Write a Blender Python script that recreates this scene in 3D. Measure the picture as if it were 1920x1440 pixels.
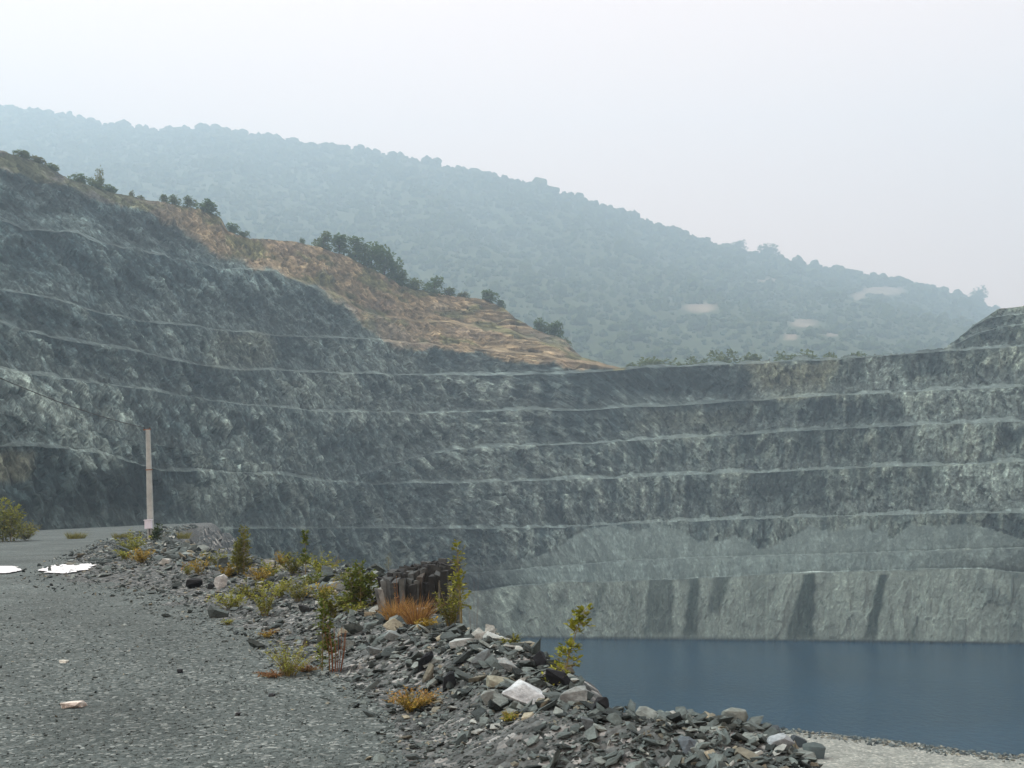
import bpy, bmesh, math, random
import numpy as np
from mathutils import Matrix, Vector, Euler

for o in list(bpy.data.objects):
    bpy.data.objects.remove(o)
scene = bpy.context.scene
COL = scene.collection
random.seed(7)
RNG = np.random.default_rng(11)

# ------------------------------------------------------------------ camera
W0, H0, FPX = 1920.0, 1440.0, 1867.0
PITCH = math.atan(280 / FPX)
ROLL = math.radians(-1.2)
cam_d = bpy.data.cameras.new('camera')
cam_d.sensor_width = 36.0
cam_d.lens = 36.0 * FPX / W0
cam_d.clip_start = 0.1
cam_d.clip_end = 20000
cam = bpy.data.objects.new('camera', cam_d)
COL.objects.link(cam)
RM = Euler((math.pi / 2 + PITCH, 0, 0)).to_matrix() @ Euler((0, 0, ROLL)).to_matrix()
cam.rotation_euler = RM.to_euler()
cam.location = (0, 0, 0)
scene.camera = cam
RN = np.array(RM)

# ------------------------------------------------------------------ world, sun, exposure
SUN_EL, SUN_AZ = math.radians(57), math.radians(-72)      # azimuth from +Y towards +X
world = bpy.data.worlds.new('World')
scene.world = world
world.use_nodes = True
wn = world.node_tree
wn.nodes.clear()
wo = wn.nodes.new('ShaderNodeOutputWorld')
wb = wn.nodes.new('ShaderNodeBackground')
sky = wn.nodes.new('ShaderNodeTexSky')
sky.sky_type = 'NISHITA'
sky.sun_disc = False
sky.sun_elevation = SUN_EL
sky.sun_rotation = SUN_AZ
sky.air_density = 1.0
sky.dust_density = 6.0
sky.ozone_density = 1.0
hs = wn.nodes.new('ShaderNodeMixRGB')
hs.blend_type = 'MIX'
hs.inputs['Fac'].default_value = 0.85           # milky overcast veil over the clear sky
hs.inputs['Color2'].default_value = (13.7, 9.8, 8.3, 1)
wn.links.new(sky.outputs[0], hs.inputs['Color1'])
wn.links.new(hs.outputs[0], wb.inputs['Color'])
wb.inputs['Strength'].default_value = 0.12
wn.links.new(wb.outputs[0], wo.inputs['Surface'])

sun_d = bpy.data.lights.new('sun', 'SUN')
sun_d.energy = 5.0
sun_d.angle = math.radians(3.0)
sun_d.color = (1.0, 0.96, 0.9)
sun = bpy.data.objects.new('sun', sun_d)
COL.objects.link(sun)
sv = Vector((math.sin(SUN_AZ) * math.cos(SUN_EL), math.cos(SUN_AZ) * math.cos(SUN_EL), math.sin(SUN_EL)))
sun.rotation_euler = sv.to_track_quat('Z', 'Y').to_euler()
sun.location = sv * 50

vs = scene.view_settings
vs.view_transform = 'Standard'
vs.look = 'None'
vs.gamma = 1.0
vs.use_curve_mapping = False
vs.exposure = 0.18
scene.render.engine = 'CYCLES'
scene.cycles.volume_step_rate = 4.0
scene.cycles.volume_bounces = 1
scene.cycles.max_bounces = 4
scene.cycles.diffuse_bounces = 1

# ------------------------------------------------------------------ helpers
def rays(px, py):
    px = np.asarray(px, float); py = np.asarray(py, float)
    c = np.stack([(px - W0 / 2) / FPX, -(py - H0 / 2) / FPX, -np.ones_like(px)], -1)
    d = c @ RN.T
    return d / d[..., 1:2]

def at(px, py, D):
    return rays(px, py) * np.asarray(D, float)[..., None]

def project(P):
    c = np.asarray(P, float) @ RN
    return W0 / 2 + FPX * c[..., 0] / -c[..., 2], H0 / 2 - FPX * c[..., 1] / -c[..., 2]

def _h(ix, iy, iz, seed):
    h = (ix.astype(np.uint32) * np.uint32(73856093)) ^ (iy.astype(np.uint32) * np.uint32(19349663)) ^ \
        (iz.astype(np.uint32) * np.uint32(83492791)) ^ np.uint32((seed * 2654435761) & 0xffffffff)
    h ^= h >> np.uint32(13); h *= np.uint32(1274126177); h ^= h >> np.uint32(16)
    h *= np.uint32(2246822519); h ^= h >> np.uint32(15)
    return h.astype(np.float32) / np.float32(4294967295.0)

def vnoise(P, seed=0):
    P = np.asarray(P, np.float64)
    I = np.floor(P).astype(np.int64)
    f = (P - I).astype(np.float32)
    u = f * f * (3 - 2 * f)
    I = I & 0xffffffff
    r = 0
    for dx in (0, 1):
        wx = u[..., 0] if dx else 1 - u[..., 0]
        for dy in (0, 1):
            wy = u[..., 1] if dy else 1 - u[..., 1]
            for dz in (0, 1):
                wz = u[..., 2] if dz else 1 - u[..., 2]
                r = r + wx * wy * wz * _h(I[..., 0] + dx, I[..., 1] + dy, I[..., 2] + dz, seed)
    return r * 2 - 1

def fbm(P, octaves=4, seed=0, gain=0.5, ridged=False):
    P = np.asarray(P, float)
    a, s, t = 1.0, 0.0, 0.0
    for k in range(octaves):
        n = vnoise(P, seed + k * 17)
        if ridged:
            n = 1 - 2 * np.abs(n)
        s = s + a * n; t += a
        a *= gain; P = P * 2.03 + 5.7
    return s / t

def facet(u, w, seed=0, tilt=.6):
    """Angular blocks: every cell is a tilted flat facet with its own offset."""
    iu, iw = np.floor(u).astype(np.int64), np.floor(w).astype(np.int64)
    best = np.full(u.shape, 1e9); val = np.zeros(u.shape)
    for a in (-1, 0, 1):
        for b in (-1, 0, 1):
            cu, cw = (iu + a) & 0xffffffff, (iw + b) & 0xffffffff; z0 = cu * 0
            pu = iu + a + _h(cu, cw, z0, seed); pw = iw + b + _h(cu, cw, z0, seed + 1)
            d = (u - pu) ** 2 + (w - pw) ** 2
            v = (_h(cu, cw, z0, seed + 2) - .5) + tilt * ((_h(cu, cw, z0, seed + 3) - .5) * (u - pu) + (_h(cu, cw, z0, seed + 4) - .5) * (w - pw)) * 2
            m = d < best
            best = np.where(m, d, best); val = np.where(m, v, val)
    return val

def sstep(a, b, x):
    t = np.clip((np.asarray(x, float) - a) / (b - a), 0, 1)
    return t * t * (3 - 2 * t)

def lerp(a, b, t):
    return a + (b - a) * t

def curve(pts):
    xs = np.array([p[0] for p in pts], float); ys = np.array([p[1] for p in pts], float)
    return lambda x: np.interp(x, xs, ys)

def mesh_np(name, V, F, col=None, smooth=False):
    V = np.asarray(V, np.float32); F = np.asarray(F, np.int32)
    me = bpy.data.meshes.new(name)
    n = F.shape[1]
    me.vertices.add(len(V)); me.vertices.foreach_set('co', V.ravel())
    me.loops.add(F.size); me.loops.foreach_set('vertex_index', F.ravel())
    me.polygons.add(len(F))
    me.polygons.foreach_set('loop_start', np.arange(0, F.size, n, dtype=np.int32))
    me.polygons.foreach_set('use_smooth', np.full(len(F), smooth, bool))
    if col is not None:
        c = np.ones((len(V), 4), np.float32); col = np.asarray(col); c[:, :col.shape[1]] = col
        at_ = me.color_attributes.new('Col', 'FLOAT_COLOR', 'POINT')
        at_.data.foreach_set('color', c.ravel())
    me.update(calc_edges=True)
    me.validate()
    return me

def grid_faces(nr, nc):
    i = np.arange(nr - 1)[:, None] * nc + np.arange(nc - 1)[None, :]
    return np.stack([i, i + 1, i + nc + 1, i + nc], -1).reshape(-1, 4)

def compact(V, F, col=None):
    used = np.unique(F)
    m = np.full(len(V), -1, np.int64); m[used] = np.arange(len(used))
    return V[used], m[F], (None if col is None else col[used])

def link(name, me, mat=None, parent=None):
    o = bpy.data.objects.new(name, me)
    COL.objects.link(o)
    if mat is not None and me is not None and not me.materials:
        me.materials.append(mat)
    if parent is not None:
        o.parent = parent
    return o

def empty(name, loc=(0, 0, 0)):
    o = bpy.data.objects.new(name, None)
    o.empty_display_size = 0.3
    COL.objects.link(o)
    o.location = loc
    return o

def tag(o, label=None, cat=None, group=None, kind=None):
    if label: o['label'] = label
    if cat: o['category'] = cat
    if group: o['group'] = group
    if kind: o['kind'] = kind
    return o

class MB:
    def __init__(self):
        self.v = []; self.f = []
    def add(self, vs_, fs_):
        b = len(self.v)
        self.v.extend([tuple(p) for p in vs_]); self.f.extend([tuple(i + b for i in f) for f in fs_])
    def tube(self, pts, radii, n=6, cap=True):
        pts = [Vector(p) for p in pts]
        vs_, fs_ = [], []
        for i, p in enumerate(pts):
            t = (pts[min(i + 1, len(pts) - 1)] - pts[max(i - 1, 0)]).normalized()
            a = t.cross(Vector((0.3, 1, 0.2))).normalized(); b = t.cross(a)
            for k in range(n):
                w = 2 * math.pi * k / n
                vs_.append(p + (a * math.cos(w) + b * math.sin(w)) * radii[i])
        for i in range(len(pts) - 1):
            for k in range(n):
                fs_.append((i * n + k, i * n + (k + 1) % n, (i + 1) * n + (k + 1) % n, (i + 1) * n + k))
        if cap:
            fs_.append(tuple(range(n))[::-1]); fs_.append(tuple((len(pts) - 1) * n + k for k in range(n)))
        self.add(vs_, fs_)
    def box(self, c, s, rz=0.0, taper=1.0, bev=0.0):
        x, y, z = s[0] / 2, s[1] / 2, s[2] / 2
        b = bev
        def ring(h, k):
            q = []
            for (sx, sy) in ((1, 1), (-1, 1), (-1, -1), (1, -1)):
                if b > 0:
                    c1 = (sx * (x * k), sy * (y * k - b)); c2 = (sx * (x * k - b), sy * (y * k))
                    q += [c1, c2] if sx * sy > 0 else [c2, c1]
                else:
                    q.append((sx * x * k, sy * y * k))
            return [(p[0], p[1], h) for p in q]
        r0, r1 = ring(-z, 1), ring(z, taper)
        n = len(r0)
        M = Matrix.Rotation(rz, 3, 'Z')
        vs_ = [tuple(M @ Vector(p) + Vector(c)) for p in r0 + r1]
        fs_ = [tuple(range(n))[::-1], tuple(range(n, 2 * n))] + [(i, (i + 1) % n, n + (i + 1) % n, n + i) for i in range(n)]
        self.add(vs_, fs_)
    def leaf(self, p, d, nrm, L, Wd):
        p, d, nrm = Vector(p), Vector(d).normalized(), Vector(nrm)
        s = d.cross(nrm)
        if s.length < 1e-4: s = d.cross(Vector((1, 0.3, 0)))
        s.normalize(); u = s.cross(d)
        vs_ = [p, p + d * L * .3 + s * Wd * .5, p + d * L * .72 + s * Wd * .38 - u * L * .06, p + d * L - u * L * .16,
               p + d * L * .72 - s * Wd * .38 - u * L * .06, p + d * L * .3 - s * Wd * .5, p + d * L * .5 + u * Wd * -.12]
        self.add(vs_, [(0, 1, 6), (1, 2, 6), (2, 3, 6), (3, 4, 6), (4, 5, 6), (5, 0, 6)])
    def blade(self, p, d, L, Wd, bend):
        p, d = Vector(p), Vector(d).normalized()
        s = d.cross(Vector((0, 0, 1)))
        if s.length < 1e-3: s = Vector((1, 0, 0))
        s.normalize()
        s = Matrix.Rotation(random.uniform(-1.2, 1.2), 3, d) @ s
        h = Vector((d.x, d.y, 0)); h = h.normalized() if h.length > 1e-3 else Vector((1, 0, 0))
        pts = []
        for k in range(4):
            t = k / 3
            c = p + d * L * t + h * bend * L * t * t - Vector((0, 0, 1)) * bend * L * .6 * t * t
            w = Wd * (1 - t) * .5 + 0.0004
            pts += [c - s * w, c + s * w]
        self.add(pts, [(0, 1, 3, 2), (2, 3, 5, 4), (4, 5, 7, 6)])
    def mesh(self, name, smooth=False):
        me = bpy.data.meshes.new(name)
        me.from_pydata(self.v, [], self.f); me.update()
        if smooth: me.polygons.foreach_set('use_smooth', [True] * len(me.polygons))
        return me
    def build(self, name, mat, parent=None, smooth=False):
        return link(name, self.mesh(name, smooth), mat, parent)

# ------------------------------------------------------------------ materials
class NT:
    def __init__(self, name):
        self.m = bpy.data.materials.new(name); self.m.use_nodes = True
        self.t = self.m.node_tree; self.t.nodes.clear()
        self.out = self.t.nodes.new('ShaderNodeOutputMaterial')
        self.b = self.t.nodes.new('ShaderNodeBsdfPrincipled')
        self.t.links.new(self.b.outputs[0], self.out.inputs[0])
    def n(self, typ, **kw):
        nd = self.t.nodes.new(typ)
        for k, v in kw.items():
            if k in nd.inputs: 
                s = nd.inputs[k]
                if isinstance(v, bpy.types.NodeSocket): self.t.links.new(v, s)
                else: s.default_value = v
            else: setattr(nd, k, v)
        return nd
    def l(self, a, b): self.t.links.new(a, b)
    def pos(self, scale=(1, 1, 1), rot=(0, 0, 0)):
        g = self.n('ShaderNodeNewGeometry')
        mp = self.n('ShaderNodeMapping'); mp.inputs['Scale'].default_value = scale; mp.inputs['Rotation'].default_value = rot
        self.l(g.outputs['Position'], mp.inputs['Vector']); return mp.outputs[0]
    def noise(self, vec, scale, detail=6, rough=.6):
        nd = self.n('ShaderNodeTexNoise'); nd.inputs['Scale'].default_value = scale
        nd.inputs['Detail'].default_value = detail; nd.inputs['Roughness'].default_value = rough
        if vec is not None: self.l(vec, nd.inputs['Vector'])
        return nd.outputs['Fac']
    def ramp(self, fac, stops):
        r = self.n('ShaderNodeValToRGB'); self.l(fac, r.inputs[0])
        e = r.color_ramp.elements
        while len(e) < len(stops): e.new(0.5)
        for el, (p, c) in zip(e, stops):
            el.position = p; el.color = (c[0], c[1], c[2], 1) if not isinstance(c, (int, float)) else (c, c, c, 1)
        return r.outputs[0]
    def mix(self, fac, a, b, mode='MIX'):
        m = self.n('ShaderNodeMixRGB', blend_type=mode)
        for s, v in ((m.inputs[0], fac), (m.inputs[1], a), (m.inputs[2], b)):
            if isinstance(v, bpy.types.NodeSocket): self.l(v, s)
            elif isinstance(v, (int, float)): s.default_value = v if s.type == 'VALUE' else (v, v, v, 1)
            else: s.default_value = (v[0], v[1], v[2], 1)
        return m.outputs[0]
    def bump(self, h, strength=.5, dist=.05):
        b = self.n('ShaderNodeBump'); b.inputs['Strength'].default_value = strength; b.inputs['Distance'].default_value = dist
        self.l(h, b.inputs['Height']); self.l(b.outputs[0], self.b.inputs['Normal'])
    def fin(self, color, rough=.9, spec=.3, metal=0.0):
        if isinstance(color, bpy.types.NodeSocket): self.l(color, self.b.inputs['Base Color'])
        else: self.b.inputs['Base Color'].default_value = (*color, 1)
        self.b.inputs['Roughness'].default_value = rough
        self.b.inputs['Specular IOR Level'].default_value = spec
        self.b.inputs['Metallic'].default_value = metal
        return self.m

def mat_quarry():
    t = NT('quarry_rock')
    a = t.n('ShaderNodeAttribute', attribute_name='Col')
    n1 = t.noise(t.pos((1, 1, 1)), 0.3, 9, .72)
    n2 = t.noise(t.pos((1, 1, 1.6), (0.3, 0.5, 0.2)), 1.1, 6, .7)
    fo = t.n('ShaderNodeAttribute', attribute_name='fol')
    mp = t.n('ShaderNodeMapping'); mp.inputs['Scale'].default_value = (.40, 1.0, .3); t.l(fo.outputs['Vector'], mp.inputs['Vector'])
    n3 = t.noise(mp.outputs[0], .8, 8, .74)
    f3 = t.ramp(n3, [(.36, .5), (.5, .95), (.6, 1.35), (.68, 1.9)])
    wz = t.n('ShaderNodeMixRGB', blend_type='ADD'); wz.inputs[0].default_value = 1.0
    nzc = t.n('ShaderNodeTexNoise'); nzc.inputs['Scale'].default_value = .9; nzc.inputs['Detail'].default_value = 4; t.l(mp.outputs[0], nzc.inputs['Vector'])
    t.l(mp.outputs[0], wz.inputs[1]); t.l(nzc.outputs['Color'], wz.inputs[2])
    cell = []
    for sc_ in (.62, 1.8):
        v = t.n('ShaderNodeTexVoronoi'); v.inputs['Scale'].default_value = sc_; t.l(wz.outputs[0], v.inputs['Vector'])
        sp = t.n('ShaderNodeSeparateColor'); t.l(v.outputs['Color'], sp.inputs[0]); cell.append(sp.outputs[0])
    fv1 = t.ramp(cell[0], [(0, .62), (.5, .95), (1, 1.4)]); fv2 = t.ramp(cell[1], [(0, .62), (.55, .98), (.85, 1.25), (1, 1.6)])
    fv = t.mix(1, fv1, fv2, 'MULTIPLY')
    f1 = t.ramp(n1, [(.34, .55), (.5, 1.0), (.66, 1.5)])
    f2 = t.ramp(n2, [(.3, .75), (.5, 1.0), (.7, 1.28)])
    c = t.mix(a.outputs['Alpha'], a.outputs['Color'], t.mix(1, t.mix(1, t.mix(1, a.outputs['Color'], f1, 'MULTIPLY'), fv, 'MULTIPLY'), f3, 'MULTIPLY'))
    t.bump(t.mix(.45, t.mix(.6, n1, n3), t.mix(.5, cell[0], cell[1])), 1.0, 1.5)
    return t.fin(c, .95, .1)

def mat_gravel(name, dark, mid, light, sc=26, bump=.6, bd=.02):
    t = NT(name)
    p = t.pos()
    v = t.n('ShaderNodeTexVoronoi'); v.inputs['Scale'].default_value = sc; v.inputs['Randomness'].default_value = 1
    t.l(p, v.inputs['Vector'])
    sx = t.n('ShaderNodeSeparateColor'); t.l(v.outputs['Color'], sx.inputs[0])
    c = t.ramp(sx.outputs[0], [(0, dark), (.35, mid), (.75, mid), (.93, light), (1, [min(1, k * 1.5) for k in light])])
    big = t.noise(p, .35, 5, .6); fine = t.noise(p, sc * 2.2, 4, .6)
    c = t.mix(1, c, t.ramp(big, [(.3, .74), (.52, 1), (.7, 1.25)]), 'MULTIPLY')
    c = t.mix(1, c, t.ramp(fine, [(.25, .6), (.5, 1), (.75, 1.35)]), 'MULTIPLY')
    inv = t.n('ShaderNodeMath', operation='SUBTRACT'); inv.inputs[0].default_value = 1; t.l(v.outputs['Distance'], inv.inputs[1])
    t.bump(inv.outputs[0], bump, bd)
    return t.fin(c, .95, .15)

def mat_stone(name, attr):
    t = NT(name)
    if attr: c0 = t.n('ShaderNodeAttribute', attribute_name='Col').outputs['Color']
    else: c0 = t.n('ShaderNodeObjectInfo').outputs['Color']
    p = t.pos()
    n1 = t.noise(t.pos((1, 1, 2.5), (.5, .3, .1)), 7, 6, .65); n2 = t.noise(p, 45, 4, .6)
    c = t.mix(1, c0, t.ramp(n1, [(.3, .6), (.5, 1), (.7, 1.35)]), 'MULTIPLY')
    c = t.mix(1, c, t.ramp(n2, [(.3, .75), (.5, 1), (.7, 1.25)]), 'MULTIPLY')
    t.bump(t.mix(.5, n1, n2), .6, .02)
    return t.fin(c, .85, .25)

def mat_leaf(name, c1, c2, trans=.25, scale=9.0):
    t = NT(name)
    n = t.noise(t.pos(), scale, 3, .6)
    oi = t.n('ShaderNodeObjectInfo')
    c = t.ramp(n, [(.32, c1), (.68, c2)])
    t.fin(c, .7, .15)
    tr = t.n('ShaderNodeBsdfTranslucent'); t.l(c, tr.inputs[0])
    mx = t.n('ShaderNodeMixShader'); mx.inputs[0].default_value = trans
    t.l(t.b.outputs[0], mx.inputs[1]); t.l(tr.outputs[0], mx.inputs[2]); t.l(mx.outputs[0], t.out.inputs[0])
    return t.m

def mat_plain(name, c, rough=.8, spec=.3, metal=0.0, var=.2, sc=6, bump=0):
    t = NT(name)
    n = t.noise(t.pos(), sc, 6, .65)
    cc = t.mix(1, c, t.ramp(n, [(.3, 1 - var), (.7, 1 + var)]), 'MULTIPLY')
    if bump: t.bump(n, bump, .01)
    return t.fin(cc, rough, spec, metal)

M = {}
M['quarry'] = mat_quarry()
M['gravel'] = mat_gravel('road_gravel', (.036, .05, .049), (.08, .102, .1), (.155, .182, .176), 30)
M['bank'] = mat_gravel('bank_rubble_soil', (.03, .037, .037), (.09, .105, .105), (.2, .215, .21), 14, .9, .05)
M['beach'] = mat_gravel('beach_gravel', (.12, .138, .125), (.225, .25, .226), (.33, .35, .315), 3.2, .5, .15)
M['stone'] = mat_stone('rubble_stone', False)
M['stone_attr'] = mat_stone('rubble_stone_bulk', True)

# ------------------------------------------------------------------ quarry walls
NX = 1020
XC = np.linspace(-340, 2300, NX)
hor = lambda x: 1000 - (np.asarray(x, float) - 960) * math.tan(math.radians(1.2))
WATER_Z = -29.0
y0 = curve([(-400, 1300), (300, 1300), (600, 1260), (760, 1215), (860, 1192), (900, 1188), (980, 1190), (1300, 1193), (1600, 1196), (1920, 1200), (2300, 1210)])
y1 = curve([(-400, 1150), (600, 1120), (900, 1108), (950, 1100), (1050, 1091), (1200, 1088), (1350, 1082), (1500, 1075), (1650, 1070), (1740, 1066), (1850, 1066), (1920, 1075), (2300, 1090)])
y2 = curve([(-400, 1080), (700, 1075), (900, 1075), (1000, 1066), (1200, 1050), (1400, 1044), (1700, 1035), (1920, 1028), (2300, 1020)])
y3 = curve([(-400, 1000), (0, 1010), (200, 1004), (300, 996), (400, 991), (700, 990), (900, 992), (1050, 988), (1200, 982), (1400, 974), (1600, 968), (1760, 963), (1920, 962), (2300, 952)])
y4 = curve([(-400, 810), (0, 836), (100, 838), (200, 855), (300, 882), (400, 884), (520, 890), (600, 902), (700, 908), (850, 905), (1000, 902), (1200, 894), (1400, 887), (1600, 878), (1760, 873), (1920, 866), (2300, 845)])
y5 = curve([(-400, 740), (0, 775), (300, 835), (500, 872), (640, 900), (700, 884), (780, 856), (850, 843), (950, 838), (1100, 832), (1300, 820), (1500, 808), (1700, 798), (1920, 790), (2300, 760)])
y6 = curve([(-400, 630), (0, 692), (100, 708), (200, 720), (300, 736), (420, 756), (600, 771), (780, 775), (950, 770), (1100, 768), (1300, 758), (1500, 745), (1700, 735), (1920, 725), (2300, 690)])
y7 = curve([(-400, 530), (0, 605), (100, 632), (200, 650), (300, 670), (430, 692), (560, 698), (740, 702), (900, 704), (1050, 702), (1170, 693), (1200, 690), (1400, 682), (1600, 672), (1780, 658), (1920, 650), (2300, 625)])
y8 = curve([(-400, 470), (0, 543), (100, 560), (200, 588), (260, 600), (400, 617), (500, 627), (600, 632), (720, 640), (850, 650), (1000, 664), (1100, 681), (1170, 694), (1760, 664), (1780, 652), (1830, 628), (1880, 612), (1920, 608), (2300, 560)])
y9 = curve([(-400, 350), (0, 415), (150, 440), (330, 492), (520, 512), (600, 546), (700, 590), (850, 608), (950, 622), (1040, 650), (1090, 676), (1170, 695), (1760, 666), (1790, 640), (1825, 612), (1860, 594), (1920, 588), (2300, 530)])
yr = curve([(-400, 190), (-200, 240), (0, 283), (60, 298), (130, 335), (210, 360), (300, 380), (395, 396), (415, 408), (428, 432), (470, 447), (560, 456), (640, 476), (700, 505), (750, 535), (850, 557), (910, 562), (945, 577), (965, 595), (1000, 615), (1055, 640), (1075, 655), (1095, 672), (1170, 696), (1760, 668), (1785, 648), (1800, 630), (1830, 605), (1870, 580), (1920, 573), (2300, 510)])
XD = [-340, 0, 300, 600, 780, 960, 1130, 1300, 1600, 1920, 2300]
_xs = np.arange(-900, 2901, 10.0); _k = np.exp(-.5 * (np.arange(-24, 25) * 10 / 85.0) ** 2); _k /= _k.sum()
def dz(v):
    f = np.interp(_xs, XD, v); f = np.convolve(np.pad(f, 24, mode='edge'), _k, 'valid')
    return lambda x: np.interp(x, _xs, f)
d3 = dz([70, 92, 146, 240, 288, 315, 318, 312, 292, 266, 228])
d4 = dz([98, 122, 176, 260, 304, 330, 333, 327, 306, 280, 241])
d5 = dz([112, 138, 188, 268, 314, 342, 345, 339, 318, 292, 252])
d6 = dz([130, 160, 210, 286, 328, 354, 357, 351, 330, 304, 264])
d7 = dz([150, 184, 232, 304, 342, 367, 370, 364, 343, 317, 276])
d8 = dz([166, 202, 252, 322, 360, 385, 384, 376, 354, 326, 284])
d9 = dz([190, 232, 282, 346, 380, 402, 396, 384, 360, 331, 289])
dr = dz([225, 270, 322, 378, 406, 424, 412, 392, 366, 337, 295])
D0 = -WATER_Z * FPX / np.maximum(y0(XC) - hor(XC), 20)
D0 = np.minimum(D0, d3(XC) - 14)
lineY = [y0(XC), y1(XC), y2(XC), y3(XC), y4(XC), y5(XC), y6(XC), y7(XC), y8(XC), y9(XC), yr(XC)]
D1 = D0 + 6
lineD = [D0, D1, lerp(D1, d3(XC), .45), d3(XC), d4(XC), d5(XC), d6(XC), d7(XC), d8(XC), d9(XC), dr(XC)]
# crest wobble, in pixels at each line
wob = [0, 3.0, 1.5, 1.2, 2.0, 1.6, 2.0, 2.0, 3.0, 7, 2.0]
for k in range(11):
    if wob[k]:
        lf = 1 + .8 * (1 - sstep(300, 1000, XC)) if k > 3 else 1
        lineY[k] = lineY[k] + wob[k] * lf * fbm(np.stack([XC / 46, XC * 0 + k * 7.3, XC * 0], -1), 4, 31 + k)
LP = [at(XC, lineY[k], lineD[k]) for k in range(11)]
LP[0][:, 2] = np.minimum(LP[0][:, 2], WATER_Z)
LP[0][:, 2] = WATER_Z - 1.5

foot = [None] * 11
for k in range(1, 10):
    P = LP[k].copy()
    bw = 4.5 if k != 1 else 6.0
    bw = bw * np.ones(NX)
    if k >= 3: bw = .58 * (lineD[k + 1] - lineD[k])
    if k == 5: bw = bw * sstep(640, 760, XC) + .3
    if k >= 8: bw = bw * (1 - sstep(1150, 1190, XC) * (1 - sstep(1740, 1780, XC))) * .6 + .2
    el = P[:, 2] / P[:, 1]
    Q = P * (1 + bw / P[:, 1])[:, None]                 # stays on the line of sight, then lift
    lift = lerp(.5, .85, sstep(400, 1000, XC)) * np.clip(bw / 4.5, 0, 1.15) * np.clip(.9 + 1.2 * fbm(np.stack([XC / 25, XC * 0 + k, XC * 0], -1), 3, 66), .2, 1.8)
    Q[:, 2] += np.where(el > 0, lift, 0.3)
    foot[k] = Q
# intervals: (lower curve points, upper curve points, rows, px per row known)
def wall_strip(A, B, nr, prof=1.0):
    t = np.linspace(0, 1, nr)
    th = t ** prof
    P = A[None] * (1 - th[:, None, None]) + B[None] * th[:, None, None]
    P[..., 2] = A[None, :, 2] * (1 - t[:, None]) + B[None, :, 2] * t[:, None]
    return P

strips = []      # (kind, level, points (nr,NX,3))
rows_face = [34, 12, 26, 34, 24, 26, 26, 22, 36, 46]
for k in range(10):
    A = LP[0] if k == 0 else foot[k]
    strips.append(('face', k, wall_strip(A, LP[k + 1], rows_face[k])))
    if k + 1 < 10:
        strips.append(('ledge', k + 1, wall_strip(LP[k + 1], foot[k + 1], 4)))
# plateau behind the rim
back = []
for add, dzz in ((0, 0), (10, -.6), (45, -6), (120, -30), (260, -70)):
    P = LP[10] * (1 + add / LP[10][:, 1])[:, None]; P[:, 2] = LP[10][:, 2] + dzz
    back.append(P)
strips.append(('plateau', 10, np.stack(back)))

rowcount = [s[2].shape[0] for s in strips]
ALL = np.concatenate([s[2] for s in strips], 0)
NRW = ALL.shape[0]
rk = np.concatenate([[i] * r for i, r in enumerate(rowcount)])
# arc length along the wall for the foliation pattern
bl = LP[4][:, :2]
sl = np.concatenate([[0], np.cumsum(np.hypot(*np.diff(bl, axis=0).T))])
S2 = np.broadcast_to(sl[None], (NRW, NX)); Z2 = ALL[..., 2]
xcol = np.broadcast_to(XC[None], (NRW, NX))
PXY = project(ALL)[1]
leftness = 1 - sstep(650, 1050, xcol)
rightness = sstep(1000, 1350, xcol)
# foliation running down to the right on the near wall; vertical rills on the far one
ang = np.radians(lerp(36, 88, sstep(760, 1450, xcol)))
S2 = S2 - np.interp(1100, XC, sl)
uu = S2 * np.cos(ang) - Z2 * np.sin(ang)
ww = S2 * np.sin(ang) + Z2 * np.cos(ang)
dep = ALL[..., 1]
lev = np.array([s[1] for s in strips])[rk][:, None] * np.ones((1, NX))
fol = fbm(np.stack([uu / 26, ww / 4.6, dep / 60], -1), 2, 3, .5)
fol2 = fbm(np.stack([uu / 12, ww / 2.6, dep / 30], -1), 1, 5, .5)
blk = fbm(np.stack([S2 / 9, Z2 / 7, dep / 14], -1), 3, 9, .5, ridged=True)
big = fbm(np.stack([S2 / 45, Z2 / 20, dep / 60], -1), 4, 21)
vert = fbm(np.stack([S2 / 2.1, Z2 / 13, dep / 40 + lev * 9.7], -1), 3, 41)
# outward normal (toward the pit)
dR = np.gradient(ALL, axis=0); dC = np.gradient(ALL, axis=1)
NRM = np.cross(dC, dR)
NRM /= np.linalg.norm(NRM, axis=-1, keepdims=True) + 1e-9
NRM *= np.where(((np.array([60., 140., 140.]) - ALL) * NRM).sum(-1, keepdims=True) < 0, -1, 1)
jit = fbm(np.stack([uu / 5, ww / 5, dep * 0], -1), 2, 19) * 1.6
fa1 = facet((uu + jit) / 13, (ww + jit) / 5.5, 301)
fa2 = facet((uu + jit) / 4.6, (ww - jit) / 2.1, 311)
fa3 = facet(uu / 2.0, (ww + jit * .5) / .95, 321)
isface = np.array([s[0] == 'face' for s in strips])[rk][:, None]
amp = np.where(isface, 1.0, .12)
edge_fade = np.ones(NRW)
st = 0
for i, r in enumerate(rowcount):
    if strips[i][0] == 'face':
        t = np.linspace(0, 1, r); edge_fade[st:st + r] = .25 + .75 * np.sin(np.pi * np.clip(t, 0, 1)) ** .6
    st += r
scale_d = np.clip(dep / 300, .35, 1.1)
near_rough = 1 + .5 * (1 - sstep(80, 200, dep))
disp = scale_d * amp * edge_fade[:, None] * near_rough * (
    1.5 * fa1 + 1.15 * fa2 + .6 * fa3 + lerp(.4, .7, leftness) * fol + lerp(.45, .15, leftness) * vert + .8 * big)
lowface = (lev == 0) & isface
disp = np.where(lowface, disp * .35, disp)
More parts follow.
